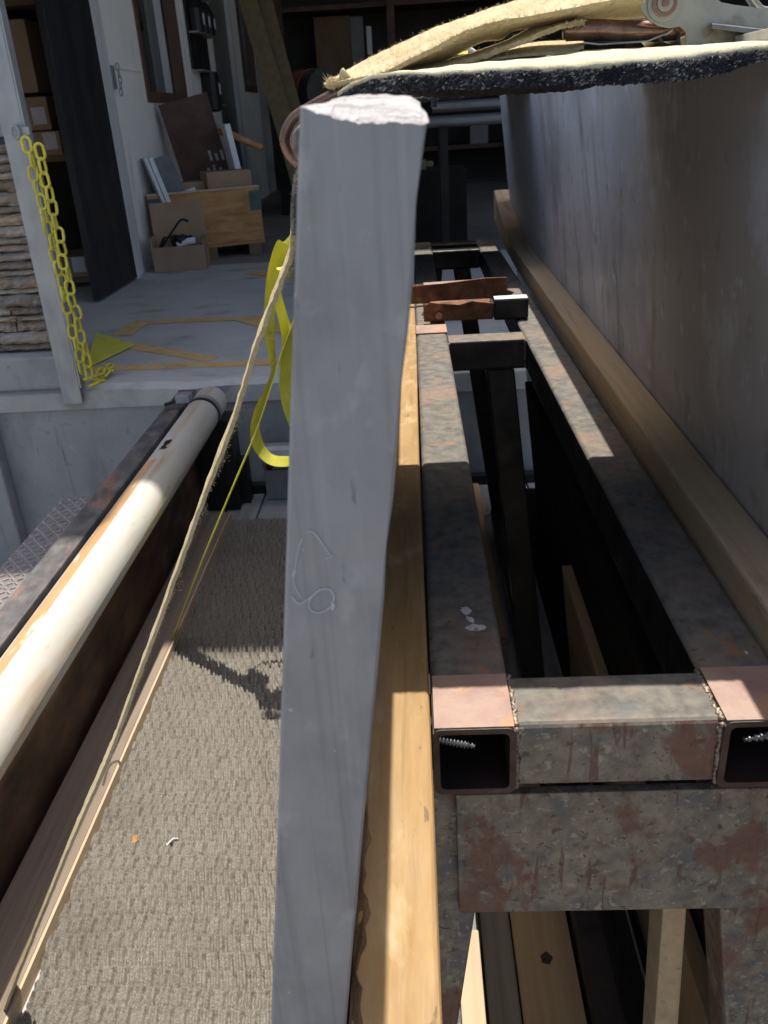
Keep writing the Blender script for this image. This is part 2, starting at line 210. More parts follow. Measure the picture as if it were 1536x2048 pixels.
# ------------------------------------------------------------------ mesh helpers
class G:
    def __init__(s): s.v = []; s.f = []; s.mi = []
    def add(s, vs, fs, mi=0):
        o = len(s.v); s.v += [tuple(p) for p in vs]
        for q in fs: s.f.append([o + i for i in q]); s.mi.append(mi)
        return s
    def hexa(s, p, mi=0):                  # 4 bottom, 4 top (both counter-clockwise from above)
        return s.add(p, [(3, 2, 1, 0), (4, 5, 6, 7), (0, 1, 5, 4), (1, 2, 6, 5), (2, 3, 7, 6), (3, 0, 4, 7)], mi)
    def box(s, x0, x1, y0, y1, z0, z1, mi=0):
        return s.hexa([(x0, y0, z0), (x1, y0, z0), (x1, y1, z0), (x0, y1, z0), (x0, y0, z1), (x1, y0, z1), (x1, y1, z1), (x0, y1, z1)], mi)
    def tube(s, pts, r, n=12, mi=0, closed=False):
        pts = [Vector(p) for p in pts]; rings = []; N = len(pts); up = None
        for i, p in enumerate(pts):
            a = pts[(i - 1) % N] if closed or i else p; b = pts[(i + 1) % N] if closed or i < N - 1 else p
            t = (b - a).normalized()
            if up is None: up = t.orthogonal().normalized()
            up = (up - t * up.dot(t)).normalized(); sd_ = t.cross(up)
            rr = r(i / (N - 1)) if callable(r) else r
            rings.append([p + (up * math.cos(k * 2 * math.pi / n) + sd_ * math.sin(k * 2 * math.pi / n)) * rr for k in range(n)])
        o = len(s.v)
        for q in rings: s.v += [tuple(x) for x in q]
        M_ = N if closed else N - 1
        for i in range(M_):
            for k in range(n):
                j = (i + 1) % N
                s.f.append([o + i * n + k, o + i * n + (k + 1) % n, o + j * n + (k + 1) % n, o + j * n + k]); s.mi.append(mi)
        if not closed:
            s.f.append([o + k for k in range(n)][::-1]); s.mi.append(mi)
            s.f.append([o + (N - 1) * n + k for k in range(n)]); s.mi.append(mi)
        return s
    def grid(s, rows, mi=0, flip=False):   # rows of points
        o = len(s.v); n = len(rows[0])
        for r_ in rows: s.v += [tuple(p) for p in r_]
        for i in range(len(rows) - 1):
            for k in range(n - 1):
                q = [o + i * n + k, o + i * n + k + 1, o + (i + 1) * n + k + 1, o + (i + 1) * n + k]
                s.f.append(q[::-1] if flip else q); s.mi.append(mi)
        return s
    def sheet(s, rows, off, mi=0):         # a grid given thickness: off(i, k) is the offset to its other side
        n = len(rows[0]); m = len(rows); o = len(s.v)
        s.grid(rows, mi); o2 = len(s.v)
        s.grid([[Vector(p) + Vector(off(i, k)) for k, p in enumerate(r_)] for i, r_ in enumerate(rows)], mi, True)
        rim = [k for k in range(n)] + [i * n + n - 1 for i in range(1, m)] + [(m - 1) * n + k for k in range(n - 2, -1, -1)] + [i * n for i in range(m - 2, 0, -1)]
        for a, b in zip(rim, rim[1:] + rim[:1]): s.f.append([o + b, o + a, o2 + a, o2 + b]); s.mi.append(mi)
        return s
    def mk(s, name, mat, parent=None, bevel=0, smooth=False, segs=2, base=None):
        me = bpy.data.meshes.new(name)
        b = Vector(parent.location) if parent is not None and parent.type == 'EMPTY' else Vector((0, 0, 0))
        if parent is not None and parent.type != 'EMPTY':
            b = Vector(parent['_base'])
        if parent is None and base is not None: b = Vector(base)
        me.from_pydata([tuple(Vector(p) - b) for p in s.v], [], s.f)
        mats = mat if isinstance(mat, (list, tuple)) else [mat]
        for m_ in mats: me.materials.append(MATS[m_])
        for pl, k in zip(me.polygons, s.mi): pl.material_index = k
        bm = bmesh.new(); bm.from_mesh(me)
        if bevel or len(s.f) < 3000: bmesh.ops.recalc_face_normals(bm, faces=bm.faces)
        if bevel:
            ed = [e for e in bm.edges if len(e.link_faces) == 2 and e.calc_face_angle(0) > .5]
            bmesh.ops.bevel(bm, geom=ed, offset=bevel, segments=segs, affect='EDGES', clamp_overlap=True, profile=.6)
        bm.to_mesh(me); bm.free()
        if smooth:
            for pl in me.polygons: pl.use_smooth = True
        o = bpy.data.objects.new(name, me); COL.objects.link(o)
        if parent is not None: o.parent = parent
        else: o.location = b
        o['_base'] = b
        return o

def tag(o, label, cat, group=None):
    o['label'] = label; o['category'] = cat
    if group: o['group'] = group
    return o
def thing(name, label, cat, loc, group=None):
    o = bpy.data.objects.new(name, None); COL.objects.link(o); o.location = loc; o.empty_display_size = .05
    return tag(o, label, cat, group)
def struct(o): o['kind'] = 'structure'; return o
def lerp(a, b, t): return [x + (y - x) * t for x, y in zip(a, b)]
def smooth_path(pts, n):                   # Catmull-Rom through the points
    P = [Vector(p) for p in pts]; P = [2 * P[0] - P[1]] + P + [2 * P[-1] - P[-2]]; out = []
    for i in range(1, len(P) - 2):
        for k in range(n):
            t = k / n; a, b, c, d = P[i - 1:i + 3]
            out.append(.5 * ((2 * b) + (c - a) * t + (2 * a - 5 * b + 4 * c - d) * t * t + (3 * b - a - 3 * c + d) * t ** 3))
    out.append(P[-2]); return out
def interp(tab, x):
    if x <= tab[0][0]: return tab[0][1]
    for (a, b), (c, d) in zip(tab, tab[1:]):
        if x <= c: return b + (d - b) * (x - a) / (c - a)
    return tab[-1][1]
def dupe(o, parent):
    c = o.copy(); COL.objects.link(c); c.parent = parent; return c

BED, DOCK, RT = .447, .888, 1.40

# ------------------------------------------------------------------ ground, dock
struct(G().box(-90, 90, -90, 90, -.3, 0).mk('ground', 'yard'))
DY = 3.14
struct(G().box(-7, 7, DY, 17, -.2, DOCK - .09).mk('dock_wall', 'concrete'))
dn = []
g_ = G()                                   # dock floor slab with a chipped, uneven nose
rows_t = []; rows_n = []; rows_b = []
xs = [-7 + 14 * k / 160 for k in range(161)]
for x in xs:
    j = .006 * math.sin(x * 9) + U(-.004, .004); j2 = U(-.005, .003)
    if -.95 < x < -.78: j -= .025
    rows_t.append((x, DY + .02 + j, DOCK)); rows_n.append((x, DY - .012 + j, DOCK - .018 + j2)); rows_b.append((x, DY - .012 + j * .3, DOCK - .088))
g_.grid([[(x, 6.0, DOCK) for x in xs], rows_t, rows_n, rows_b, [(x, 6.0, DOCK - .088) for x in xs]], flip=True)
df = struct(g_.mk('dock_floor', 'dock_concrete'))
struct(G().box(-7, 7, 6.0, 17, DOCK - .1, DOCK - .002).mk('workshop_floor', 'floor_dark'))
struct(G().box(-7, -1.66, DY - .07, DY + .002, .0, DOCK - .10).mk('dock_pilaster', 'concrete', bevel=.01))
g_ = G().box(-7, -1.352, DY - .03, DY + .24, DOCK + .001, DOCK + .13)
o = struct(g_.mk('concrete_kerb', 'concrete', bevel=.012, segs=2))
NS = [0]
def strip(a, b, w, sub=14):
    NS[0] += 1; w *= 1.15
    a = Vector((a[0], a[1], DOCK + .0009 + .0003 * NS[0])); b = Vector((b[0], b[1], DOCK + .0009 + .0003 * NS[0])); t = (b - a).normalized(); s = Vector((-t.y, t.x, 0))
    rows = [[a.lerp(b, k / sub) + s * (w / 2 + U(-.006, .006)) for k in range(sub + 1)], [a.lerp(b, k / sub) - s * (w / 2 + U(-.006, .006)) for k in range(sub + 1)]]
    return G().grid(rows, flip=True).mk('painted_line', 'orange_paint', df)
for a, b, w in (((-1.353,3.39,0.888), (-0.4728,3.348,0.888), .07), ((-1.286,3.755,0.888), (-0.8503,3.447,0.888), .075), ((-1.395,3.965,0.888), (-1.377,4.3,0.888), .085),
                ((-1.384,4.234,0.888), (-0.7233,4.22,0.888), .08), ((-0.8499,4.227,0.888), (-0.5,3.782,0.888), .10), ((-1.057,5.603,0.888), (-0.5642,5.192,0.888), .09)):
    strip(a, b, w)

# ------------------------------------------------------------------ the workshop building
B = thing('workshop_building', 'workshop with a wide open dock doorway and pale inner side wall', 'building', (-1.83, 5.7, DOCK))
WX = -1.83
# inner side wall with openings for two windows and a door: built of panels round them
holes = [(6.62, 7.82, 1.93, 3.3), (10.70, 11.55, 2.07, 3.3)]
g_ = G()
for y0, y1, z0, z1 in ((5.82, 6.62, DOCK, 5.89), (6.62, 7.82, DOCK, 1.93), (6.62, 7.82, 3.3, 5.89), (7.82, 9.1, DOCK, 5.89), (9.1, 10.25, 3.15, 5.89), (10.25, 10.70, DOCK, 5.89), (10.70, 11.55, DOCK, 2.07), (10.70, 11.55, 3.3, 5.89), (11.55, 12.4, DOCK, 5.89)):
    g_.box(WX - .16, WX, y0, y1, z0, z1)
g_.mk('side_wall', 'white_wall', B)
G().box(WX - .162, WX + .004, 5.82, 6.62, 2.115, 2.121).mk('wall_joint', 'frame_white', B)
for k, (y0, y1, z0, z1) in enumerate(holes):
    t_ = .07
    w_ = G().box(WX - .10, WX + .012, y0, y0 + t_, z0, z1).box(WX - .10, WX + .012, y1 - t_, y1, z0, z1).box(WX - .10, WX + .012, y0 + t_, y1 - t_, z0, z0 + t_).box(WX - .10, WX + .012, y0 + t_, y1 - t_, z1 - t_, z1).mk('window', 'brown_frame', B)
    G().box(WX - .075, WX - .07, y0 + t_, y1 - t_, z0 + t_, z1 - t_).mk('pane', 'window_glass', w_)
    ym = y0 + (y1 - y0) * .68
    G().box(WX - .068, WX - .03, ym, ym + .075, z0 + t_, z1 - t_).mk('sash_bar', 'frame_white' if k == 0 else 'grey_pipe', w_)
    G().box(WX - .068, WX - .045, ym - .27, ym - .22, z0 + t_, z1 - t_).mk('sash_bar', 'grey_door', w_)
d_ = G().box(WX - .09, WX - .03, 9.16, 10.19, DOCK + .005, 3.09).mk('door', 'grey_door', B)
G().tube([(WX - .03, 9.24, 1.92), (WX + .04, 9.24, 1.92)], .012, 8).tube([(WX + .04, 9.23, 1.92), (WX + .04, 9.36, 1.92)], .01, 8).mk('handle', 'galvanized', d_)
G().box(WX - .1, WX + .015, 9.1, 9.16, DOCK, 3.15).box(WX - .1, WX + .015, 10.19, 10.25, DOCK, 3.15).box(WX - .1, WX + .015, 9.16, 10.19, 3.09, 3.15).mk('door_frame', 'frame_white', B)
G().tube([(WX + .012, 7.98, 1.70), (WX + .012, 7.98, 4.1)], .016, 8).mk('wall_conduit', 'frame_white', B)
j_ = G()
pr = [(WX - .12 + U(-.004, .004), 5.70) for _ in range(1)]
j_.box(WX - .12, WX + .045, 5.58, 5.66, DOCK, 3.6).box(WX - .16, WX + .025, 5.662, 5.82, DOCK, 3.6)
j_.mk('door_jamb', 'frame_white', B, bevel=.006)
G().box(WX + .005, WX + .045, 4.84, 5.575, DOCK + .012, 3.5).mk('door_leaf', 'black_panel', B, bevel=.003)
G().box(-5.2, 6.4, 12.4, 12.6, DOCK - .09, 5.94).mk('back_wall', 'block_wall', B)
G().box(6.2, 6.4, 3.55, 4.0, DOCK - .09, 5.89).box(6.2, 6.4, 7.6, 12.39, DOCK - .09, 5.89).box(6.2, 6.4, 4.0, 7.6, 5.3, 5.89).mk('side_wall', 'block_wall', B)  # unseen wall; its open bay is invented to brighten the interior
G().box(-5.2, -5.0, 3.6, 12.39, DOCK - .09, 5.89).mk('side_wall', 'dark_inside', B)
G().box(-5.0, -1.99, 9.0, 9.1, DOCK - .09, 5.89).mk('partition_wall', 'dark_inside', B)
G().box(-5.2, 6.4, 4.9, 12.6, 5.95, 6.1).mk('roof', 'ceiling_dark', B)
G().box(-5.2, -1.475, DY + .26, DY + .40, 1.86, 5.89).mk('front_wall', 'white_wall', B)
G().box(-1.352, 2.6, 4.34, 4.46, 5.3, 5.895).mk('header', 'white_wall', B)
G().box(2.9, 6.4, DY + .26, DY + .40, DOCK, 4.30).mk('front_wall', 'white_wall', B)
# the canopy sheets over the dock, stepped in depth
EZ = 5.9; hgt_ = EZ - BED; ex = lambda y: y + TY * hgt_
G().box(-6, -.81 + TX * hgt_, ex(1.69), 5.0, EZ, EZ + .03).mk('canopy', 'galvanized', B)
G().box(-.807 + TX * hgt_, -.27 + TX * hgt_, ex(1.94), 5.0, EZ, EZ + .03).mk('canopy', 'galvanized', B)
G().box(-.267 + TX * hgt_, 6.4, ex(2.31), 5.0, EZ, EZ + .03).mk('canopy', 'galvanized', B)
# white ledge of the front wall above the stone
G().box(-2.2, -1.44, DY + .10, DY + .258, 1.775, 1.86).mk('ledge', 'frame_white', B)

# ledgestone cladding under the ledge
SW = thing('stone_wall', 'stacked rough ledgestone cladding beside the grey corner post', 'wall', (-1.75, DY + .2, DOCK + .13))
G().box(-2.3, -1.375, DY + .12, DY + .255, DOCK + .132, 1.774).mk('mortar_bed', 'mortar', SW)
z = DOCK + .135; bases = []
for k in range(6):                          # six rough stone shapes, shared by all stones
    g_ = G(); nx = 8; nz = 3; rows = []
    for i in range(nz + 1):
        row = []
        for q in range(nx + 1):
            e_ = min(q, nx - q, i * 2, (nz - i) * 2) == 0
            row.append((-.5 + q / nx + U(-.02, .02), (0.0 if e_ else -.55) + U(-.22, .22), -.5 + i / nz + U(-.06, .06)))
        rows.append(row)
    g_.sheet(rows, lambda i, k: (0, .9, 0)); bases.append(g_)
row_i = 0
while z < 1.735:
    h = random.choice((.02, .026, .032, .04, .048)); h = min(h, 1.772 - z); x = -1.378 - (0 if row_i % 2 else U(0, .01))
    while x > -2.0:
        wd = U(.12, .34); b_ = random.choice(bases); dp = U(.045, .085)
        cx_, cz_ = x - wd / 2, z + h / 2
        g_ = G(); g_.add([(cx_ + p[0] * (wd - .004), DY + .075 + p[1] * .032 - dp * .3, cz_ + p[2] * (h - .003)) for p in b_.v], b_.f)
        g_.mk('stone', 'stone_veneer', SW, bevel=0); x -= wd
    z += h; row_i += 1

# corner post with eye bolt
P_ = thing('steel_post', 'grey galvanized corner post at the edge of the dock doorway', 'post', (-1.32, DY + .02, DOCK))
G().box(-1.366, -1.292, DY - .034, DY - .026, DOCK - .06, 3.7).mk('flange', 'galvanized', P_, bevel=.002)
G().box(-1.2915, -1.284, DY - .034, DY + .012, DOCK + .001, 3.7).mk('flange', 'galvanized', P_, bevel=.002)
e_ = G().tube([(-1.312, DY - .034, 1.80), (-1.312, DY - .06, 1.80)], .008, 8).tube([(-1.312 + .012 * math.cos(a), DY - .060 + .0, 1.785 + .02 * math.sin(a)) for a in [k * math.pi / 8 for k in range(16)]], .005, 8, closed=True)
e_.box(-1.312, -1.268, DY - .05, DY - .036, 1.775, 1.80).mk('eye_bolt', 'galvanized', P_)

# yellow chain, two strands
CH = thing('plastic_chain', 'doubled yellow plastic chain hanging down the grey corner post', 'chain', (-1.275, DY - .06, DOCK))
def link_geo(c, rot, L=.060, W=.037, r=.0052):
    pts = []; hl = L / 2 - W / 2
    for k in range(8): a = math.pi * k / 7; pts.append((math.cos(a) * (W / 2 - r), 0, hl + math.sin(a) * (W / 2 - r)))
    for k in range(8): a = math.pi + math.pi * k / 7; pts.append((math.cos(a) * (W / 2 - r), 0, -hl + math.sin(a) * (W / 2 - r)))
    return [(rot @ Vector(p)) + Vector(c) for p in pts]
for s_ in (0, 1):
    n_ = 18
    for k in range(n_):
        t = (k + .5 * s_) / n_; z = 1.745 - t * (1.745 - .935)
        x = -1.277 + .036 * s_ * (1 - .45 * t) + .03 * t + .004 * math.sin(k * 2.1 + s_)
        rot = Matrix.Rotation(.35 * math.sin(k * 1.3 + s_ * 2) + (math.pi / 2 * .82 if k % 2 else .25), 3, 'Z') @ Matrix.Rotation(U(-.1, .1), 3, 'Y')
        G().tube(link_geo((x, DY - .07 + U(-.006, .006), z), rot), .0052, 7, closed=True).mk('link', 'yellow_plastic', CH, smooth=True)
for k in range(9):
    rot = Matrix.Rotation(U(0, 3), 3, 'Z') @ Matrix.Rotation(math.pi / 2 + U(-.4, .4), 3, 'X')
    G().tube(link_geo((-1.235 + U(-.03, .03), DY + .03 + U(-.07, .12), DOCK + .012 + .012 * (k % 3)), rot), .0052, 7, closed=True).mk('link', 'yellow_plastic', CH, smooth=True)
g_ = G(); tri = [(-1.36,3.361,0.888), (-1.264,3.742,0.888), (-1.478,3.875,0.888)]
z0, z1 = DOCK + .006, DOCK + .013
g_.add([(p[0], p[1], z0) for p in tri] + [(p[0], p[1], z1 + (.03 if i == 2 else 0)) for i, p in enumerate(tri)], [(2, 1, 0), (3, 4, 5), (0, 1, 4, 3), (1, 2, 5, 4), (2, 0, 3, 5)])
tag(g_.mk('yellow_plate', 'yellow_plate', base=(tri[0][0], tri[0][1], DOCK), bevel=.002), 'flat yellow triangular plate lying on the dock floor beside the chain', 'plate')

# chain bracket on the white wall
t = thing('wall_bracket', 'small grey bracket with a short steel chain on the white wall edge', 'bracket', (WX, 5.86, 2.06))
G().box(WX, WX + .02, 5.84, 5.92, 2.0, 2.13).mk('plate', 'galvanized', t, bevel=.003)
for k in range(5):
    G().tube(link_geo((WX + .045, 5.90 + .015 * math.sin(k), 2.12 - k * .035), Matrix.Rotation(k * 1.5, 3, 'Z'), .05, .03), .004, 6, closed=True).mk('link', 'galvanized', t)

# ------------------------------------------------------------------ shelf and boxes behind the post
SH = thing('storage_rack', 'dark storage rack of cardboard boxes behind the grey corner post', 'rack', (-2.4, 5.6, DOCK))
for zz in (.86 + .06, 1.62, 2.42): G().box(-3.2, -1.93, 5.36, 6.0, zz, zz + .035).mk('shelf', 'brown_panel', SH)
for xx in (-3.2, -1.97): G().box(xx, xx + .05, 5.42, 5.47, DOCK, 3.4).mk('upright', 'rust_rack', SH)
G().box(-3.2, -1.93, 6.01, 6.04, DOCK, 3.4).mk('back_panel', 'dark_inside', SH)
def carton(x0, x1, y0, y1, z0, z1, label, lab=True, g='cardboard boxes on the storage rack'):
    t = thing('cardboard_box', label, 'box', ((x0 + x1) / 2, (y0 + y1) / 2, z0), g)
    G().box(x0, x1, y0, y1, z0, z1).mk('carton', 'cardboard', t, bevel=.004)
    G().box((x0 + x1) / 2 - .025, (x0 + x1) / 2 + .025, y0 - .0015, y0 - .0005, z0 + .005, z1 - .004).mk('tape', 'brown_panel', t)
    if lab: G().box(x1 - .10, x1 - .02, y0 - .003, y0 - .001, z0 + .03, z0 + .12).mk('label', 'label_paper', t)
    return t
carton(-2.42, -2.02, 5.34, 5.7, 1.657, 1.785, 'flat brown cardboard box with white label, lower of two behind the post')
carton(-2.40, -2.06, 5.35, 5.7, 1.792, 1.965, 'brown cardboard box with white label, upper of two behind the post')
carton(-2.36, -2.0, 5.34, 5.7, .957, 1.08, 'low cardboard box with white label at the foot of the black door')
carton(-2.55, -2.02, 5.4, 5.8, 2.457, 2.72, 'large dark cardboard box on the top shelf behind the post', False)
carton(-2.50, -2.12, 5.42, 5.8, 1.99, 2.36, 'tall dark cardboard box above two labelled boxes behind the post', False)

# ------------------------------------------------------------------ crate and what stands in it
C0 = Vector((-1.80, 6.12, 0)); C1 = Vector((-1.075, 6.42, 0)); ux = (C1 - C0).normalized(); uy = Vector((-ux.y, ux.x, 0)); CW = (C1 - C0).length; CD_ = .62
def cb(u0, u1, v0, v1, z0, z1, gg=None):
    gg = gg or G(); q = lambda u, v, z: tuple(C0 + ux * u + uy * v + Vector((0, 0, z)))
    return gg.hexa([q(u0, v0, z0), q(u1, v0, z0), q(u1, v1, z0), q(u0, v1, z0), q(u0, v0, z1), q(u1, v0, z1), q(u1, v1, z1), q(u0, v1, z1)])
zb, zt = DOCK + .10, 1.345
K = thing('wooden_crate', 'orange plywood crate with dark green corners on skids by the white wall', 'crate', (-1.45, 6.5, DOCK))
cb(0, CW, 0, .02, zb, zt).mk('front_panel', 'ply', K, bevel=.003)
cb(0, CW, CD_ - .02, CD_, zb, zt).mk('back_panel', 'ply', K)
cb(0, .02, .021, CD_ - .021, zb, zt).mk('side_panel', 'ply', K); cb(CW - .02, CW, .021, CD_ - .021, zb, zt).mk('side_panel', 'ply', K)
cb(0, CW, 0, CD_, zb - .02, zb - .001).mk('bottom', 'ply', K)
for u in (0, CW - .075): cb(u - .003, u + .078, -.004, -.001, zt - .15, zt - .02).mk('corner_mark', 'green_paint', K)
for u in (.04, CW / 2 - .05, CW - .12): cb(u, u + .09, .0, CD_, DOCK + .001, zb - .021).mk('skid', 'brown_panel', K)
cb(.0, CW, -.002, .022, zt + .001, zt + .012).mk('rim', 'edge_clean', K)
def ob(c, su, sv, sz, rx=0, ry=0, rz=0):   # a box turned about its foot
    m_ = Matrix.Translation(c) @ Matrix.Rotation(rz, 4, 'Z') @ Matrix.Rotation(ry, 4, 'Y') @ Matrix.Rotation(rx, 4, 'X')
    q = [(-su / 2, -sv / 2, 0), (su / 2, -sv / 2, 0), (su / 2, sv / 2, 0), (-su / 2, sv / 2, 0), (-su / 2, -sv / 2, sz), (su / 2, -sv / 2, sz), (su / 2, sv / 2, sz), (-su / 2, sv / 2, sz)]
    return G().hexa([m_ @ Vector(p) for p in q])
yaw = math.atan2(ux.y, ux.x)
def incrate(u, v, z=zb): p = C0 + ux * u + uy * v; return Vector((p.x, p.y, z))
lean = -.26
for k, (u, wd, mt, lb) in enumerate(((.19, .022, 'white_sheet', 'white edged binder panel at the left end of the crate'), (.222, .03, 'white_sheet', 'second white panel leaning in the crate beside the dark one'))):
    tag(ob(incrate(u, .12), wd, .30, .62, 0, lean, yaw).mk('display_panel', mt, base=incrate(u, .12), bevel=.002), lb, 'panel', 'panels leaning in the crate')
tp = thing('display_panel', 'dark slate coloured panel with a pale lower corner leaning in the crate', 'panel', incrate(.31, .12), 'panels leaning in the crate')
ob(incrate(.305, .10), .125, .02, .62, .02, lean, yaw).mk('board', 'slate_sheet', tp, bevel=.002)
ob(incrate(.345, .084, zb + .16), .12, .006, .22, .02, lean, yaw).mk('pale_corner', 'white_sheet', tp)
t = thing('rusty_plate', 'large dark rusted metal plate leaning on the wall behind the crate', 'plate', (-1.60, 6.85, DOCK))
ob((-1.50, 6.86, DOCK + .35), .36, .02, .72, .05, -.19, yaw * .7).mk('sheet', 'rust_rack', t)
for k in range(7): ob((-1.52 + .045 * (k % 4) + .02 * (k // 4), 6.835, 1.52 - .10 * (k // 4)), .02, .008, .05 + .02 * (k % 2), .05, -.19, yaw * .7).mk('pale_chip', 'galvanized', t)
a_, b_ = Vector((-1.20, 6.62, 1.58)), Vector((-1.52, 6.7, 1.66))
t = tag(G().tube([(-1.371,6.72,1.715), (-1.251,6.68,1.679), (-1.055,6.62,1.591)], .024, 8).mk('tool_handle', 'ply', base=(-1.0, 6.52, DOCK), smooth=True), 'orange wooden tool handle sticking up at the back of the crate', 'tool handle')
def cbox(u, v, w_, d2, z0, z1, label):
    t = thing('cardboard_box', label, 'box', incrate(u, v, z0), 'cardboard boxes inside the crate')
    ob(incrate(u, v, z0), w_, d2, z1 - z0, 0, 0, yaw).mk('carton', 'cardboard', t, bevel=.004)
    ob(incrate(u, v, z1 + .001), w_ * .96, .03, .002, 0, 0, yaw).mk('tape', 'brown_panel', t)
cbox(.60, .22, .32, .26, zb, zt + .115, 'larger brown cardboard box standing in the right of the crate')
cbox(.36, .30, .16, .2, zb, zt + .055, 'small brown cardboard box beside the dark panel in the crate')
tag(ob(incrate(.765, .34), .04, .25, .78, .0, -.14, yaw).mk('foam_sheet', 'white_sheet', base=incrate(.765, .34)), 'narrow white sheet standing at the right end of the crate', 'sheet')

# open cardboard box before the crate
t = thing('cardboard_box', 'open brown cardboard box of black straps on the floor before the crate', 'box', (-1.58, 5.9, DOCK))
X0, X1, Y0, Y1 = -1.745, -1.40, 5.80, 6.08
def wl(a, b, z0, z1, th=.008):
    a = Vector(a); b = Vector(b); n_ = Vector((-(b - a).y, (b - a).x, 0)).normalized() * th
    return G().hexa([(a.x, a.y, z0), (b.x, b.y, z0), (b.x + n_.x, b.y + n_.y, z0), (a.x + n_.x, a.y + n_.y, z0), (a.x, a.y, z1), (b.x, b.y, z1), (b.x + n_.x, b.y + n_.y, z1), (a.x + n_.x, a.y + n_.y, z1)])
rz_ = Matrix.Rotation(.13, 3, 'Z'); cc = Vector((-1.58, 5.93, 0)); q = lambda x, y: tuple(rz_ @ (Vector((x, y, 0)) - cc) + cc)
wl(q(X0, Y0), q(X1, Y0), DOCK + .002, DOCK + .16).mk('front_side', 'cardboard', t)
wl(q(X1, Y0 + .01), q(X1, Y1), DOCK + .002, DOCK + .20).mk('end_side', 'cardboard', t); wl(q(X0 + .008, Y0 + .01), q(X0 + .008, Y1), DOCK + .002, DOCK + .22).mk('end_side', 'cardboard', t)
wl(q(X0 - .005, Y1 - .05), q(X1 + .005, Y1 - .05), DOCK + .002, DOCK + .42).mk('back_flap', 'cardboard', t)
wl(q(X0 + .01, Y0 + .12), q(X1 - .01, Y0 + .12), DOCK + .002, DOCK + .12, .15).mk('bottom', 'cardboard', t)
sb = thing('black_straps', 'tangle of black straps in the open cardboard box', 'straps', (-1.58, 5.93, DOCK + .13))
g_ = G()
for k in range(9):
    p0 = Vector((U(-1.70, -1.46), U(5.86, 6.0), DOCK + .14))
    g_.tube(smooth_path([p0, p0 + Vector((U(-.05, .05), U(-.03, .03), .06)), p0 + Vector((U(-.09, .09), U(-.03, .03), U(.0, .05)))], 5), U(.010, .022), 6)
g_.tube(smooth_path([(-1.68, 5.92, 1.05), (-1.61, 5.93, 1.13), (-1.54, 5.93, 1.20), (-1.49, 5.93, 1.19)], 6), .008, 6).mk('strap', 'black_soft', sb, smooth=True)
g_ = G(); g_.tube(smooth_path([(-1.57, 5.86, 1.045), (-1.51, 5.87, 1.065), (-1.45, 5.88, 1.07)], 5), .024, 8)
tag(g_.mk('white_cloth', 'white_sheet', smooth=True, base=(-1.51, 5.87, 1.03)), 'rolled white cloth lying in the open cardboard box', 'cloth')

# black bottles on the wall
rk = thing('wall_rack', 'narrow wire rack on the white wall beside the first window', 'rack', (WX, 8.5, 2.2))
G().box(WX, WX + .02, 8.15, 8.85, 2.20, 3.0).mk('back_board', 'black_panel', rk)
for zz in (2.18, 2.47, 2.76): G().box(WX + .02, WX + .10, 8.15, 8.85, zz, zz + .012).mk('shelf', 'galvanized', rk)
nb = 0
for r_, zz in enumerate((2.4825, 2.7725)):
    for k in range(3):
        y = 8.26 + k * .23; nb += 1
        t = thing('bottle', ('lower row ' if r_ == 0 else 'upper row ') + ('leftmost', 'middle', 'rightmost')[k] + ' black bottle with white label on the wall rack', 'bottle', (WX + .06, y, zz), 'black bottles on the wall rack')
        G().tube([(WX + .06, y, zz + .001), (WX + .06, y, zz + .17), (WX + .06, y, zz + .2), (WX + .06, y, zz + .26)], lambda u: .075 if u < .5 else (.06 if u < .9 else .025), 12).mk('body', 'black_soft', t, smooth=False)
        G().box(WX + .135, WX + .138, y - .03, y + .03, zz + .05, zz + .13).mk('label', 'white_sheet', t)
y = 8.5; t = thing('bottle', 'single black bottle with white label hanging below the wall rack', 'bottle', (WX + .06, y, 1.86), 'black bottles on the wall rack')
G().tube([(WX + .07, y, 1.86), (WX + .07, y, 1.88), (WX + .07, y, 2.10), (WX + .07, y, 2.178)], lambda u: .05 if u < .1 else (.085 if u < .7 else .08), 12).mk('body', 'black_soft', t)
G().box(WX + .152, WX + .156, y - .03, y + .03, 2.0, 2.09).mk('label', 'white_sheet', t)

# leaning boards and the dim back of the workshop
for k, (a, b, wd, lb) in enumerate((((-1.469,9,3.006), (-0.8225,7.2,1.097), .16, 'wide olive board leaning in the workshop, leftmost of three'), ((-1.303,9.1,2.931), (-0.7441,7.3,1.083), .12, 'narrower olive board leaning in the workshop, middle of three'), ((-1.255,9.2,2.326), (-0.7466,7.6,1.133), .04, 'thin olive lath leaning beside the wide boards'))):
    a = Vector(a); b = Vector(b); dr = (b - a); b = a + dr * ((a.z - DOCK) / max(.1, (a.z - b.z))) ; b.z = DOCK + .01
    t_ = dr.normalized(); s = Vector((1, -.25, 0)); s = (s - t_ * s.dot(t_)).normalized(); n_ = s.cross(t_)
    g_ = G().hexa([b - s * wd / 2, b + s * wd / 2, b + s * wd / 2 + n_ * .03, b - s * wd / 2 + n_ * .03, a - s * wd / 2, a + s * wd / 2, a + s * wd / 2 + n_ * .03, a - s * wd / 2 + n_ * .03])
    tag(g_.mk('leaning_board', 'olive_board', base=tuple(b)), lb, 'board', 'boards leaning in the workshop')
t = thing('orange_drum', 'dark orange drum with a black end lying in the dim workshop', 'drum', (-.93, 9.3, 1.72))
G().tube([(-1.05, 9.3, 1.98), (-.88, 9.1, 1.98)], .21, 24).mk('barrel', 'orange_drum', t); G().tube([(-.879, 9.099, 1.98), (-.78, 8.98, 1.98)], .2, 24).mk('end_cap', 'black_soft', t)
G().box(-1.3, -.6, 9.0, 9.7, DOCK + .001, 1.76).mk('stand', 'dark_inside', t)
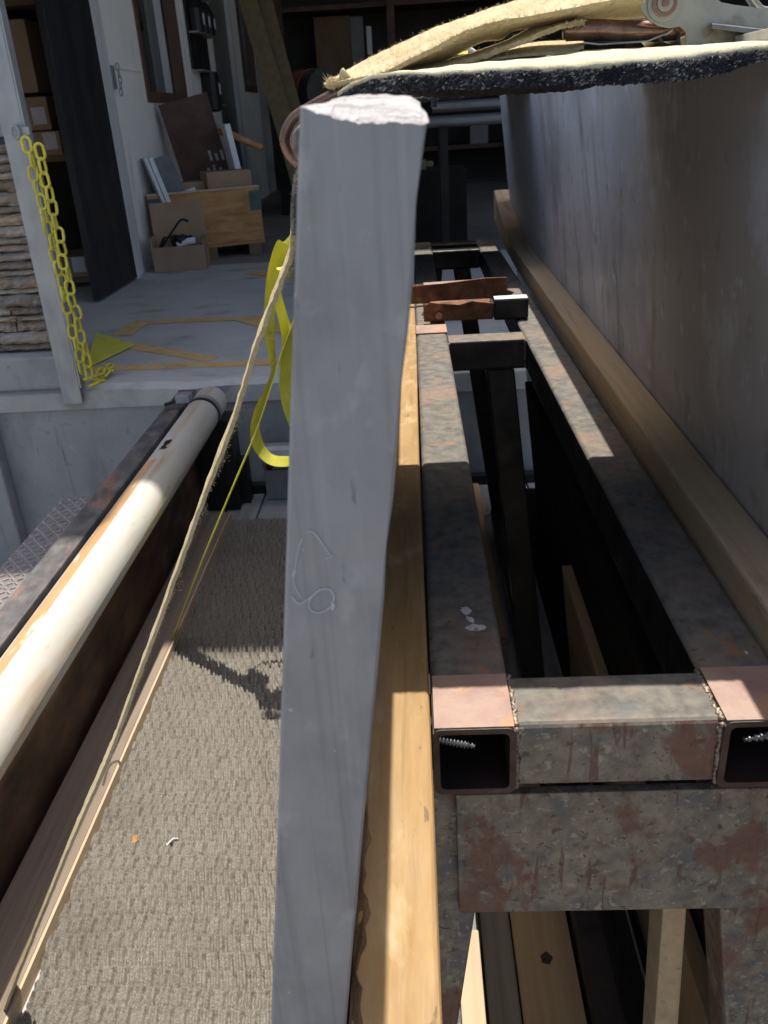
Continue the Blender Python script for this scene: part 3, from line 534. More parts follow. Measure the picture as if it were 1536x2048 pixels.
tag(G().box(-1.10, -.66, 11.9, 11.94, 2.05, 2.86).mk('brown_panel', 'brown_panel', base=(-.9, 11.9, 2.05)), 'upright brown panel against the dark back wall', 'panel')
tag(G().box(-.655, -.50, 11.9, 11.93, 2.05, 2.84).mk('dusty_board', 'grey_door', base=(-.6, 11.9, 2.05)), 'narrow grey panel next to the brown panel at the back', 'panel')
tag(G().box(-.46, -.40, 11.8, 11.815, 2.42, 2.72).mk('white_card', 'white_sheet', base=(-.43, 11.8, 2.42)), 'small white card hanging at the dark back of the workshop', 'card')
BR = thing('pallet_racking', 'dark pallet racking across the back of the workshop', 'rack', (0, 11.6, DOCK))
for xx in (-1.52, -.2, 1.2, 2.6): G().box(xx, xx + .09, 11.5, 11.58, DOCK, 4.0).mk('upright', 'rust_rack', BR)
for zz in (1.35, 2.04, 2.95): G().box(-1.52, 2.69, 11.585, 12.3, zz - .05, zz).mk('beam', 'rust_rack', BR)
for k in range(7):
    x = .05 + k * .36; wd = U(.22, .33); zb2 = (1.351, 2.041)[k % 2]
    tag(G().box(x, x + wd, 11.65, 12.1, zb2, zb2 + U(.25, .5)).mk('storage_bin', ('dark_inside', 'brown_panel', 'grey_door')[k % 3], base=(x, 11.65, zb2)), ('dark', 'brown', 'grey')[k % 3] + ' bin on the back racking, number ' + ('one', 'two', 'three', 'four', 'five', 'six', 'seven')[k] + ' from the left', 'bin', 'bins on the back racking')
ST = thing('pipe_stand', 'low trestle carrying grey pipes inside the workshop', 'stand', (.4, 6.1, DOCK))
for xx in (.2, .95): G().box(xx, xx + .05, 5.95, 6.35, DOCK + .001, 1.665).mk('leg', 'dark_inside', ST)
for k, (zz, yy) in enumerate(((1.70, 6.0), (1.70, 6.2), (1.785, 6.1))):
    tag(G().tube([(.12 + .02 * k, yy, zz), (1.2, yy, zz)], .034, 14).mk('grey_pipe', 'grey_pipe', smooth=False, base=(.5, yy, zz)), ('front lower', 'rear lower', 'upper')[k] + ' grey pipe of the three lying across the trestle', 'pipe', 'grey pipes on the trestle')
t_ = [(.10 + .05 * math.cos(k * math.pi / 10), 6.6, 1.40 + .05 * math.sin(k * math.pi / 10)) for k in range(20)]
tag(G().box(.05, .12, 6.6, 6.66, 1.38, 1.45).box(.12, .17, 6.605, 6.655, 1.40, 1.44).mk('tan_block', 'olive_board', bevel=.012, base=(.1, 6.6, 1.38)), 'small tan rounded block in the dark behind the slab edge', 'block')
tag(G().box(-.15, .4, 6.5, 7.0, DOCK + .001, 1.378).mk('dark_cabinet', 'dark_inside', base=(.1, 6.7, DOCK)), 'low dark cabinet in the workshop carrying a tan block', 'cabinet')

# ------------------------------------------------------------------ trailer
T = thing('flatbed_trailer', 'flatbed trailer with grey plank deck, steel side rail and tread fender', 'trailer', (0, 1.5, 0))
x = -1.0
while x < 1.3:
    wd = .128
    G().box(x, x + wd - .006, -.15, 2.765 if int(x * 50) % 3 else 2.768, BED - .04, BED).mk('plank', 'deck_wood', T, bevel=.004)
    G().box(x, x + wd - .006, 2.772, 3.05, BED - .041, BED - .002).mk('plank', 'deck_wood', T, bevel=.004)
    x += wd
for yy in (-.05, .7, 1.5, 2.3, 2.95): G().box(-1.0, 1.3, yy, yy + .05, BED - .15, BED - .042).mk('crossmember', 'black_steel', T)
G().box(-.82, 1.3, 3.052, 3.09, BED - .15, BED + .035).mk('headboard', 'black_steel', T, bevel=.004)
for xc in (-1.06, 1.4):
    w_ = G().tube([(xc - .1, 1.3, .3), (xc + .1, 1.3, .3)], .3, 28).mk('wheel', 'tyre', T)
    G().tube([(xc - .105, 1.3, .3), (xc + .105, 1.3, .3)], .17, 20).mk('rim', 'galvanized', w_)
# side rail: a channel whose web faces inward
sr = G().box(-.897, -.834, -.1, 3.06, .860, .880).mk('side_rail', 'rail_steel', T, bevel=.004)
G().box(-.846, -.833, -.1, 3.019, .45, .859).mk('rail_web', 'rail_rust', sr)
G().box(-.893, -.887, -.1, 3.019, .81, .859).mk('rail_lip', 'rail_steel', sr)
# fender with raised tread lugs
fd = G().box(-1.066, -.895, .1, 2.28, .70, .80).mk('fender', 'fender_steel', T, bevel=.006)
g_ = G()
for i in range(22):
    for k in range(100):
        xx = -1.056 + i * .0178; yy = .12 + k * .0215
        if yy > 2.28 or xx > -.903: continue
        a = .7 if (i + k) % 2 else -.7; c_, s_ = math.cos(a) * .0085, math.sin(a) * .0085; c2, s2 = -s_ * .32, c_ * .32
        b4 = [(xx - c_ - c2, yy - s_ - s2), (xx + c_ - c2, yy + s_ - s2), (xx + c_ + c2, yy + s_ + s2), (xx - c_ + c2, yy - s_ + s2)]
        g_.add([(p[0], p[1], .7995) for p in b4] + [(xx + (p[0] - xx) * .6, yy + (p[1] - yy) * .6, .8038) for p in b4], [(4, 5, 6, 7), (0, 1, 5, 4), (1, 2, 6, 5), (2, 3, 7, 6), (3, 0, 4, 7)])
lg = g_.mk('tread_lugs', 'lug_steel', fd); lg['kind'] = 'stuff'
# stake block and coupling at the front end
G().box(-.815, -.69, 2.90, 3.03, BED + .001, .80).box(-.70, -.66, 2.96, 3.03, BED + .001, .62).mk('stake_block', 'black_steel', T, bevel=.006)
cp = G().tube([(-.60, 3.0, .62), (-.44, 3.0, .62)], .05, 16).tube([(-.50, 2.95, .52), (-.40, 2.95, .52)], .035, 14).box(-.60, -.40, 2.98, 3.045, BED, .57).mk('coupling', 'galvanized', T, bevel=.004)
for xx in (-.57, -.47): G().tube([(xx, 2.94, .60), (xx, 2.965, .60)], .014, 6).mk('bolt', 'black_steel', cp)

# white plastic pipe strapped beside the rail
PC = (-.757, .858); PR = .058
pp = thing('plastic_pipe', 'long white plastic pipe with rust stains lying beside the trailer side rail', 'pipe', (PC[0], 1.5, PC[1] - PR))
def ring(y, r): return [(PC[0] + r * math.cos(k * math.pi / 20), y, PC[1] + r * math.sin(k * math.pi / 20)) for k in range(40)] 
rows = [ring(y, r) for y, r in ((-.2, PR - .006), (-.2, PR), (1, PR), (2, PR), (2.90, PR), (2.955, PR * .98), (2.975, PR * .93), (2.985, PR * .84))]
g_ = G(); [r_.append(r_[0]) for r_ in rows]; g_.grid(rows)
g_.add(ring(2.985, PR * .84), [list(range(40))]); g_.mk('tube', 'pvc', pp, smooth=True)
def arc_patch(y0, y1, a0, a1, name, mat, r=PR + .0006, n=30, jag=.05):
    rows = []
    for i in range(n + 1):
        y = y0 + (y1 - y0) * i / n; j0 = U(-jag, jag); j1 = U(-jag, jag); e = 1 - .0 * i
        rows.append([(PC[0] + r * math.cos(a0 + j0 + (a1 + j1 - a0 - j0) * k / 8), y, PC[1] + r * math.sin(a0 + j0 + (a1 + j1 - a0 - j0) * k / 8)) for k in range(9)])
    return G().grid(rows).mk(name, mat, pp, smooth=True)
arc_patch(-.2, 2.25, 1.60, 2.12, 'rust_stain', 'pvc_stain')
arc_patch(2.33, 2.41, 1.5, 1.78, 'black_mark', 'black_soft', PR + .0008, 6, .12)
cl = thing('hose_clamp', 'steel band clamp around the far end of the white pipe', 'clamp', (PC[0], 2.83, PC[1]))
def band(y0, y1, r0, r1, nm, mt):
    rows = [ring(y0, r0), ring(y0, r1), ring(y1, r1), ring(y1, r0)]; [r_.append(r_[0]) for r_ in rows]; return G().grid(rows).mk(nm, mt, cl, smooth=False)
band(2.80, 2.816, PR + .0007, PR + .004, 'band', 'black_steel'); band(2.817, 2.85, PR + .0007, PR + .003, 'band', 'galvanized')
G().box(PC[0] - .085, PC[0] - .035, 2.805, 2.85, PC[1] + .046, PC[1] + .075).mk('screw_housing', 'galvanized', cl, bevel=.003)
G().tube([(PC[0] - .13, 2.82, PC[1] + .04), (PC[0] - .07, 2.825, PC[1] + .055)], .006, 8).mk('strap_end', 'black_soft', cl)

# long board lying on the deck under the rail
t = thing('edge_board', 'long brown board lying on the deck beneath the white pipe', 'board', (-.76, 1.0, BED))
G().box(-.818, -.711, -.1, 2.80, BED + .001, .485).mk('board', 'edge_board', t, bevel=.003)
G().box(-.7105, -.705, -.1, 2.80, BED + .001, .4846).mk('sawn_edge', 'edge_clean', t)

# carpet on the deck
cp = thing('carpet_runner', 'worn brown ribbed carpet strip lying along the trailer deck', 'carpet', (-.5, 1.5, BED))
CU, CV = .0235, .035
rows = []; nu = 330; nv = 820; L0, L1 = .30, 2.78
jit = {}
def cellh(u, v):
    j = math.floor(v / CV); ou = (j % 2) * .5 * CU + .05 * CU * math.sin(j * 1.7)
    fv = v / CV - j; ou += (fv - .5) * CU * .16; i = math.floor((u + ou) / CU); fu = (u + ou) / CU - i
    k = (i, j)
    if k not in jit: jit[k] = (U(.75, 1.1), U(-.05, .05), U(.85, 1.15), U(.25, .6))
    a, b, dg, d2 = jit[k]; gap = max(dg * min(1.0, 2.2 * max(0.0, 1 - abs(fu - .2 - b) / .165)), d2 * min(1.0, 2.0 * max(0.0, 1 - abs(fu - .68 - b) / .12))); gap *= min(1.0, max(0.0, min(fv - .04, 1.02 - fv)) / .1); gv = max(0.0, 1 - abs(fv - .07) / .09) * .5
    rib = .18 * abs(math.sin(fu * math.pi * 2.0)); return (.015 * a * (1 - min(1, .97 * gap)) * (1 - gv) + .0012 * rib + U(-.0011, .0011))
for i in range(nv + 1):
    y = L0 + (L1 - L0) * i / nv; xl = -.697 - .093 * (y - .9) / 1.9 + .004 * math.sin(y * 9) + .002 * math.sin(y * 41)
    xr = -.225; row = []
    for k in range(nu + 1):
        x = xl + (xr - xl) * k / nu; row.append((x, y, BED + .004 + cellh(x - xl, y + .006 * math.sin(x * 14))))
    rows.append(row)
G().grid(rows).mk('pile', 'carpet', cp, smooth=True)
rows = []
for i in range(120):
    y = L0 + (L1 - L0) * i / 119; xl = -.697 - .093 * (y - .9) / 1.9 + .004 * math.sin(y * 9)
    rows.append([(xl - .008 - (.006 if math.sin(i * 1.9) > .3 else 0), y, BED + .003), (-.222, y, BED + .003)])
G().grid(rows).mk('backing', 'backing', cp)
p = (-0.6135,1.272,0.462); z0 = BED + .0145
tag(G().add([(p[0] - .006, p[1] - .012, z0), (p[0] + .007, p[1] - .004, z0 + .004), (p[0] + .003, p[1] + .016, z0 + .002), (p[0] - .007, p[1] + .004, z0 + .006), (p[0], p[1], z0 - .001)], [(0, 1, 4), (1, 2, 4), (2, 3, 4), (3, 0, 4)]).mk('dry_leaf', 'leaf', base=(p[0], p[1], z0)), 'tiny dry orange leaf on the brown carpet', 'leaf')
p = (-0.5356,1.263,0.462)
tag(G().tube(smooth_path([(p[0] - .01, p[1] - .008, z0 + .002), (p[0], p[1] + .006, z0 + .004), (p[0] + .01, p[1] + .008, z0 + .002)], 4), .0016, 6).mk('white_scrap', 'paper_scrap', base=(p[0], p[1], z0)), 'tiny curled white scrap on the brown carpet', 'scrap')

# ------------------------------------------------------------------ the slab rack
RK = thing('slab_rack', 'rusty steel rack frame standing between the two leaning stone slabs', 'rack', (.126, 1.6, BED))
def hollow(x0, x1, y0, y1, z0, z1, th, r=.006):
    def rr(a, b, c, d, r, y):
        out = []
        for cx_, cz_, s0 in ((b - r, d - r, 0), (a + r, d - r, 1), (a + r, c + r, 2), (b - r, c + r, 3)):
            for k in range(5): an = (s0 + k / 4) * math.pi / 2; out.append((cx_ + r * math.cos(an), y, cz_ + r * math.sin(an)))
        return out
    o0 = rr(x0, x1, z0, z1, r, y0); o1 = rr(x0, x1, z0, z1, r, y1); i0 = rr(x0 + th, x1 - th, z0 + th, z1 - th, r * .7, y0); i1 = rr(x0 + th, x1 - th, z0 + th, z1 - th, r * .7, y1)
    rows = [i1, i0, o0, o1]; [q.append(q[0]) for q in rows]; return G().grid(rows + [i1])
for x0 in (0.0, .195):
    rl = hollow(x0, x0 + .057, .457, 2.79, RT - .057, RT, .0045).mk('rail', ['rack_steel', 'tube_inside', 'black_steel', 'rust_rim'], RK)
    for f_ in rl.data.polygons:
        if abs(f_.center.x + RK.location.x - x0 - .0285) < .0245 and abs(f_.center.z + RK.location.z - RT + .0285) < .0245: f_.material_index = 1
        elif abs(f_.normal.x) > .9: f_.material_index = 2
        elif abs(f_.normal.y) > .9: f_.material_index = 3
    for f_ in rl.data.polygons: f_.use_smooth = False
def xbar(y0, y1, m='rack_steel', dz=0.0, front='plate_steel'):
    g_ = G(); x0, x1 = .0575, .1945; z0, z1 = RT - .057, RT - .0012 + dz; r = .006; sec = []
    for cy_, cz_, s0 in ((y1 - r, z1 - r, 0), (y0 + r, z1 - r, 1), (y0 + r, z0 + r, 2), (y1 - r, z0 + r, 3)):
        for k in range(5): an = (s0 + k / 4) * math.pi / 2; sec.append((cy_ + r * math.cos(an), cz_ + r * math.sin(an)))
    sec.append(sec[0]); o = g_.grid([[(x0, a, b) for a, b in sec], [(x1, a, b) for a, b in sec]]).mk('crossbar', [m, front], RK)
    for f_ in o.data.polygons:
        if abs(f_.normal.y) > .8: f_.material_index = 1
    return o
xbar(.462, .518); xbar(1.515, 1.571, front='black_steel'); xbar(2.60, 2.656, 'black_steel', front='black_steel'); xbar(2.733, 2.79, 'black_steel', front='black_steel')
# primed caps of the rails round the front weld and the splice plates
for x0 in (0.0, .195):
    e_ = .0035
    G().box(x0 + .0015, x0 + .0555, .458, .517, RT + .0002, RT + .0012).mk('primed_end', 'primer_steel', RK)
G().box(-.0005, .0575, 1.575, 1.64, RT + .0004, RT + .003).mk('splice_plate', 'primer_steel', RK, bevel=.0008)
def bead(a, b, n=40, r=.0017):
    a = Vector(a); b = Vector(b); return G().tube([a.lerp(b, k / n) + Vector((U(-.0011, .0011), U(-.0004, .0004), U(-.0008, .0004))) for k in range(n + 1)], lambda u: r * (1 + .25 * math.sin(u * n * 1.9) + .3 * math.sin(u * 13)), 7).mk('weld_bead', 'weld', RK, smooth=True)
for xx in (.0575, .1945):
    bead((xx, .462, RT - .0015), (xx, .517, RT - .0015)); bead((xx, .4605, RT - .003), (xx, .4605, RT - .054))
    bead((xx, 1.514, RT - .003), (xx, 1.514, RT - .054))
for a, b in (((.0047, .4565, 1.3925), (.0285, .4535, 1.3885)), ((.2473, .4565, 1.3925), (.2075, .4535, 1.3880))):
    g_ = G(); a = Vector(a); dr = Vector(b) - a; n_ = 40
    g_.tube([a + dr * (k / n_) for k in range(n_ + 1)], lambda u: .0018 + (.0010 if int(u * n_) % 4 < 2 else 0) - (.0007 if u > .8 else 0), 10).mk('screw', 'screw_steel', RK, smooth=False)
gp = G().box(.0155, .262, .474, .482, 1.203, 1.3255).mk('end_plate', 'plate_steel', RK, bevel=.0015)
def leg(xt0, xt1, zt, slope, zb_, y0, y1, nm='leg', mt='plate_steel', th=0):
    d = slope * (zt - zb_)
    return G().hexa([(xt0 + d, y0, zb_), (xt1 + d, y0, zb_), (xt1 + d, y1, zb_), (xt0 + d, y1, zb_), (xt0, y0, zt), (xt1, y0, zt), (xt1, y1, zt), (xt0, y1, zt)]).mk(nm, mt, RK, bevel=.003)
leg(-.008, .047, RT - .0575, -.12, BED + .001, .4825, .535); leg(.2005, .2535, RT - .0575, .147, BED + .001, .4825, .535)
leg(.004, .052, RT - .0575, -.12, BED + .001, 1.518, 1.568, mt='black_steel'); leg(.126, .176, RT - .0575, .105, BED + .001, 1.518, 1.568, mt='black_steel')
leg(.035, .085, RT - .0575, -.10, BED + .001, 2.605, 2.652, mt='black_steel'); leg(.118, .168, RT - .0575, .14, BED + .001, 2.605, 2.652, mt='black_steel')
for s_ in (-1, 1): G().box(.126 + s_ * .12 - .02, .126 + s_ * .12 + .02, .55, 2.60, BED + .06, BED + .10).mk('sill_bar', 'black_steel', RK)
# pale droppings on the left rail
def blot(c, rx, ry, a, n=22):
    pts = [(c[0] + (rx * math.cos(k * 2 * math.pi / n) * math.cos(a) - ry * math.sin(k * 2 * math.pi / n) * math.sin(a)) * U(.7, 1.15), c[1] + (rx * math.cos(k * 2 * math.pi / n) * math.sin(a) + ry * math.sin(k * 2 * math.pi / n) * math.cos(a)) * U(.7, 1.15), RT + .0004) for k in range(n)]
    o = len(pts); return G().add(pts + [(c[0], c[1], RT + .0014)], [(k, (k + 1) % n, o) for k in range(n)]).mk('bird_dropping', 'splat', RK)
blot((0.0321,0.6068,1.4), .0045, .007, .2); blot((0.0382,0.5807,1.4), .0085, .0055, -.2); blot((0.0349,0.5928,1.4), .003, .006, .4)
for px in ((0.2364,0.5349,1.4),): blot(px, .0012, .0022, 0, 10)

# rusty ratchet buckle resting on the frame
RB = thing('ratchet_buckle', 'rusty ratchet buckle with a black grip resting across the rack rails', 'ratchet', (.1, 1.75, RT))
def flange(y, pts, th, nm, mt):
    g_ = G(); n_ = len(pts); g_.add([(x, y, z) for x, z in pts] + [(x, y + th, z) for x, z in pts], [list(range(n_))[::-1], list(range(n_, 2 * n_))] + [(k, (k + 1) % n_, n_ + (k + 1) % n_, n_ + k) for k in range(n_)])
    return g_.mk(nm, mt, RB, bevel=.0012)
z = RT + .0042
flange(1.835, [(-.02, z), (.10, z - .001), (.198, z + .004), (.212, z + .014), (.196, z + .02), (.195, z + .046), (.15, z + .047), (.06, z + .040), (-.02, z + .037)], .004, 'side_plate', 'rust_steel')
flange(1.90, [(-.02, z), (.10, z), (.195, z + .002), (.195, z + .033), (.06, z + .03), (-.02, z + .028)], .004, 'side_plate', 'rust_steel')
G().hexa([(.02, 1.839, z + .028), (.19, 1.839, z + .033), (.19, 1.90, z + .031), (.02, 1.90, z + .029), (.02, 1.839, z + .031), (.19, 1.839, z + .036), (.19, 1.90, z + .034), (.02, 1.90, z + .032)]).mk('cover', 'primer_steel', RB)
flange(1.66, [(.016, z), (.15, z - .001), (.152, z + .03), (.11, z + .036), (.085, z + .03), (.06, z + .033), (.03, z + .037), (.016, z + .03)], .004, 'lever_plate', 'rust_steel')
flange(1.72, [(.016, z), (.15, z - .001), (.152, z + .022), (.09, z + .026), (.016, z + .022)], .004, 'lever_plate', 'rust_steel')
G().tube([(.045, 1.655, z + .012), (.045, 1.73, z + .012)], .007, 12).mk('pin', 'hook_brown', RB)
G().hexa([(.03, 1.664, z + .022), (.14, 1.664, z + .022), (.15, 1.72, z + .024), (.03, 1.72, z + .024), (.03, 1.664, z + .0245), (.14, 1.664, z + .0245), (.15, 1.72, z + .027), (.03, 1.72, z + .027)]).mk('lever_bridge', 'rust_steel', RB)
G().box(.152, .218, 1.655, 1.69, z - .003, z + .036).mk('grip', 'black_soft', RB, bevel=.004)
G().box(.153, .217, 1.657, 1.688, z + .0362, z + .0378).mk('grip_lit_top', 'white_sheet', RB, bevel=.0008)  # white strip painting the sunlit top of the black grip

# ------------------------------------------------------------------ timbers against the rails
g_ = G()
ys = [-.06 + k * .03 for k in range(72)]
tb = thing('timber_spacer', 'sunlit yellow fir timber between the grey slab edge and the left rail', 'timber', (-.02, 1.0, RT - .04))
def timber(parent, sec, nm, mt, r=.003):    # sec(y) -> x0, x1, z0, z1
    rows = []
    for y in ys:
        a, b, c, d = sec(y); rows.append([(a + r, y, d), (b - r, y, d), (b - r * .3, y, d - r * .3), (b, y, d - r), (b, y, c), (a, y, c), (a, y, d - r), (a + r * .3, y, d - r * .3), (a + r, y, d)])
    g_ = G().grid(rows); n_ = len(rows[0])
    g_.add(rows[0][:-1], [list(range(n_ - 1))]); g_.add(rows[-1][:-1], [list(range(n_ - 1))[::-1]]); return g_.mk(nm, mt, parent)
timber(tb, lambda y: (-.0435, -.0015 + .0008 * math.sin(y * 5), RT - .04, RT - .001 + .0006 * math.sin(y * 7)), 'timber', 'fir')
rows = []
for k in range(60):                         # strip of bark left on the near part of its slab side
    y = -.06 + k * .0085; wv = (.0055 if y < .33 else max(.0008, .0055 - (y - .33) * .05)) * (1 + .5 * math.sin(k * .9) + .35 * math.sin(k * 2.3))
    rows.append([(-.0445, y, RT - .012), (-.0440, y, RT - .0016 + U(-.0006, .0004)), (-.0430 + wv * .5, y, RT + .0004 + U(-.0004, .0005)), (-.0430 + wv, y, RT - .0012)])
G().grid(rows).mk('bark_edge', 'bark', tb)
ys = [-.35 + k * .035 for k in range(97)]
tr = thing('timber_spacer', 'long weathered timber between the right rail and the big grey slab face', 'timber', (.26, 1.2, RT + .001))
def sec2(y):
    up = max(0, (y - 2.25)) ** 2 * .155; k = y - .6
    return (.2535 + .009 * k, .2955 + .0125 * k + up * .05, RT - .012 + up * .55, RT + .030 + up * 1.05)
timber(tr, sec2, 'timber', 'fir_grey')

# planks lying on the deck below the rack
def deckplank(x0, x1, y0, y1, z0, z1, mt, label, sk=0.0):
    g_ = G().hexa([(x0, y0, z0), (x1, y0, z0), (x1 + sk, y1, z0), (x0 + sk, y1, z0), (x0, y0, z1), (x1, y0, z1), (x1 + sk, y1, z1), (x0 + sk, y1, z1)])
    return tag(g_.mk('loose_plank', mt, base=((x0 + x1) / 2, y0, z0), bevel=.003), label, 'plank', 'planks lying under the rack')
b1 = BED + .0015
deckplank(.028, .066, .35, 1.02, b1, b1 + .05, 'edge_clean', 'short pale sunlit stick beside the left rack leg')
deckplank(.070, .120, .3, 1.45, b1, b1 + .06, 'shade_plank', 'dark plank between the pale stick and the knotty brown board')
deckplank(.124, .222, .3, 1.42, b1, b1 + .04, 'pine_plank', 'wide brown knotty board under the middle of the rack')
deckplank(.226, .325, .3, 1.5, b1, b1 + .045, 'dark_plank', 'wide blackened plank right of the knotty brown board')
deckplank(.329, .36, .3, 1.9, b1, b1 + .07, 'pine_plank', 'brown board lying nearest to the foot of the right slab', .06)
deckplank(.175, .215, 1.95, 3.0, b1, b1 + .025, 'pine_plank', 'thin tan board on the deck at the far end of the rack')
for (x_, t_, z0_, z1_, y0_, y1_, mt_, lb_) in ((.0, .022, BED + .045, 1.02, .62, 2.5, 'dark_plank', 'tall black plank standing on edge against the foot of the right slab'), (-.026, .024, BED + .045, .80, .62, 1.75, 'pine_plank', 'low brown plank standing on edge before the tall black plank')):
    f_ = lambda z: .2925 - .108 * (z - 1.43) + x_ - .004
    g_ = G().hexa([(f_(z0_) - t_, y0_, z0_), (f_(z0_), y0_, z0_), (f_(z0_) + .01, y1_, z0_), (f_(z0_) - t_ + .01, y1_, z0_), (f_(z1_) - t_, y0_, z1_), (f_(z1_), y0_, z1_), (f_(z1_) + .01, y1_, z1_), (f_(z1_) - t_ + .01, y1_, z1_)])
    tag(g_.mk('loose_plank', mt_, base=(f_(z0_), y0_, z0_), bevel=.003), lb_, 'plank', 'planks lying under the rack')
g_ = G().hexa([(.222, .54, BED + .002), (.25, .54, BED + .002), (.25, .58, BED + .002), (.222, .58, BED + .002), (.196, .54, 1.22), (.216, .54, 1.22), (.216, .58, 1.22), (.196, .58, 1.22)])
tag(g_.mk('wooden_stake', 'fir_grey', base=(.236, .56, BED), bevel=.002), 'upright wooden stake just left of the right rack leg', 'stake')
for cx_, cy_, r_ in ((.175, .97, .010), (.15, .72, .006)):
    n_ = 18; g_ = G().add([(cx_ + r_ * math.cos(k * 2 * math.pi / n_) * U(.75, 1.15), cy_ + 1.25 * r_ * math.sin(k * 2 * math.pi / n_) * U(.75, 1.15), b1 + .0403) for k in range(n_)] + [(cx_, cy_, b1 + .0409)], [(k, (k + 1) % n_, n_) for k in range(n_)])
    pk = bpy.data.objects['loose_plank.002']; kn = g_.mk('knot', 'knot_wood', pk)

# ------------------------------------------------------------------ stone slabs
LS = .1335
SL = thing('stone_slab', 'thick grey stone slab seen end on with a broken white top edge', 'stone slab', (-.15, 1.6, BED + .042), 'stone slabs leaning on the rack')
NX = 30; SY = .25
def sx(t, z): return (-.0795 + .0345 * t) + LS * (z - 1.401)
LE = [[0,1.7823],[0.08,1.7814],[0.2,1.78],[0.3,1.7789],[0.45,1.7777],[0.6,1.7772],[0.75,1.7773],[0.86,1.7768],[0.93,1.7761],[1,1.7766]]
def lowedge(t): return interp(LE, t) + .00022 * math.sin(t * 37) + .00015 * math.sin(t * 91)
CR = [[0,1.7828],[0.12,1.7834],[0.28,1.7845],[0.42,1.7849],[0.6,1.7846],[0.82,1.7839],[0.9,1.7832],[0.95,1.7813],[1,1.7789]]
def crest(t): return interp(CR, t) + .00012 * math.sin(t * 31)
g_ = G(); nz = 70; rows = []
for i in range(nz + 1):
    row = []
    for k in range(NX + 1):
        t = k / NX; z = (BED + .042) + (lowedge(t) - BED - .042) * i / nz
        jx = 0
        if k == NX: jx = U(-.00022, .0001) - (.0009 if i in (66, 63) else 0) - (.0012 if i == 69 else 0)
        if k == 0: jx = U(-.0001, .00012)
        row.append((sx(t, z) + jx, SY + (.001 if k in (0, NX) else 0), z))
    rows.append(row)
g_.grid(rows)
YE = 2.95
for t, fl in ((0.0, False), (1.0, True)):
    col_ = [rows[i][0 if t == 0 else NX] for i in range(nz + 1)]; far = [(sx(t, p[2]), YE, p[2]) for p in col_]
    g_.grid([col_, far], flip=not fl)
g_.grid([[(sx(k / NX, 1.78), YE, crest(k / NX) - .002) for k in range(NX + 1)], [(sx(k / NX, BED + .042), YE, BED + .042) for k in range(NX + 1)]])
g_.grid([[(sx(k / NX, BED + .042), YE, BED + .042) for k in range(NX + 1)], rows[0]])
g_.mk('slab', 'slab_edge', SL)
g_ = G(); rows2 = [rows[-1]]
for fr, yy, zz in ((.25, .2525, .12), (.42, .258, .42), (.6, .264, .50), (.8, .272, .80), (1.0, .281, 1.0)):
    rows2.append([(sx(k / NX, 1.78) + (.0006 * math.sin(k * 3) if 0 < k < NX else 0), SY + (yy - .25) + U(-.0006, .0006) + .001 * math.sin(k * .6), lowedge(k / NX) + (crest(k / NX) - lowedge(k / NX)) * zz + U(-.00012, .00012)) for k in range(NX + 1)])
rows2.append([(sx(k / NX, 1.78), YE, crest(k / NX) - .002) for k in range(NX + 1)])
g_.grid(rows2)
g_.mk('broken_edge', 'broken_white', SL, smooth=False)
def stroke(pts, r=.00032):
    P2 = smooth_path([(p[0], SY - .0003, p[2]) for p in pts], 5); return G().tube(P2, r, 5).mk('chalk_mark', 'chalk', SL)
stroke([(-0.0389,0.25,1.656),(-0.0363,0.25,1.656),(-0.032,0.25,1.648),(-0.0311,0.25,1.647),(-0.0335,0.25,1.646)], .00022); stroke([(-0.0403,0.25,1.654),(-0.0423,0.25,1.649),(-0.0446,0.25,1.64),(-0.0437,0.25,1.642)], .0002)
stroke([(-0.0462,0.25,1.632),(-0.0439,0.25,1.629),(-0.04,0.25,1.631),(-0.0363,0.25,1.634),(-0.0328,0.25,1.634),(-0.0317,0.25,1.631),(-0.0334,0.25,1.627),(-0.0371,0.25,1.625),(-0.0398,0.25,1.626),(-0.0405,0.25,1.629),(-0.0388,0.25,1.632),(-0.0363,0.25,1.634)], .00026)
stroke([(-0.0447,0.25,1.642),(-0.0446,0.25,1.636),(-0.0427,0.25,1.631)], .0002)
stroke([(-0.0329,0.25,1.629),(-0.032,0.25,1.628),(-0.0328,0.25,1.626)], .0005)
rn = tag(G().box(-.235, -.10, .36, 2.9, BED + .001, BED + .04).mk('runner_board', 'dark_plank', base=(-.17, 1.6, BED)), 'dark runner board under the foot of the left slab', 'board')

RSL = .108
def rx(z, d=0, y=.6): return .2965 + .0118 * (y - .6) - RSL * (z - 1.430) + d
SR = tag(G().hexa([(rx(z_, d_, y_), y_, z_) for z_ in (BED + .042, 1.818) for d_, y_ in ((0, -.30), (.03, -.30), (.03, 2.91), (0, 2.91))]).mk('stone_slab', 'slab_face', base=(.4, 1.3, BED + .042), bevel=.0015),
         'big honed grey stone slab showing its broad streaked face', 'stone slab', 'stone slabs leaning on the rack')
tag(G().box(.34, .50, -.2, 2.9, BED + .001, BED + .041).mk('runner_board', 'dark_plank', base=(.42, 1.3, BED)), 'dark runner board under the foot of the right slab', 'board')

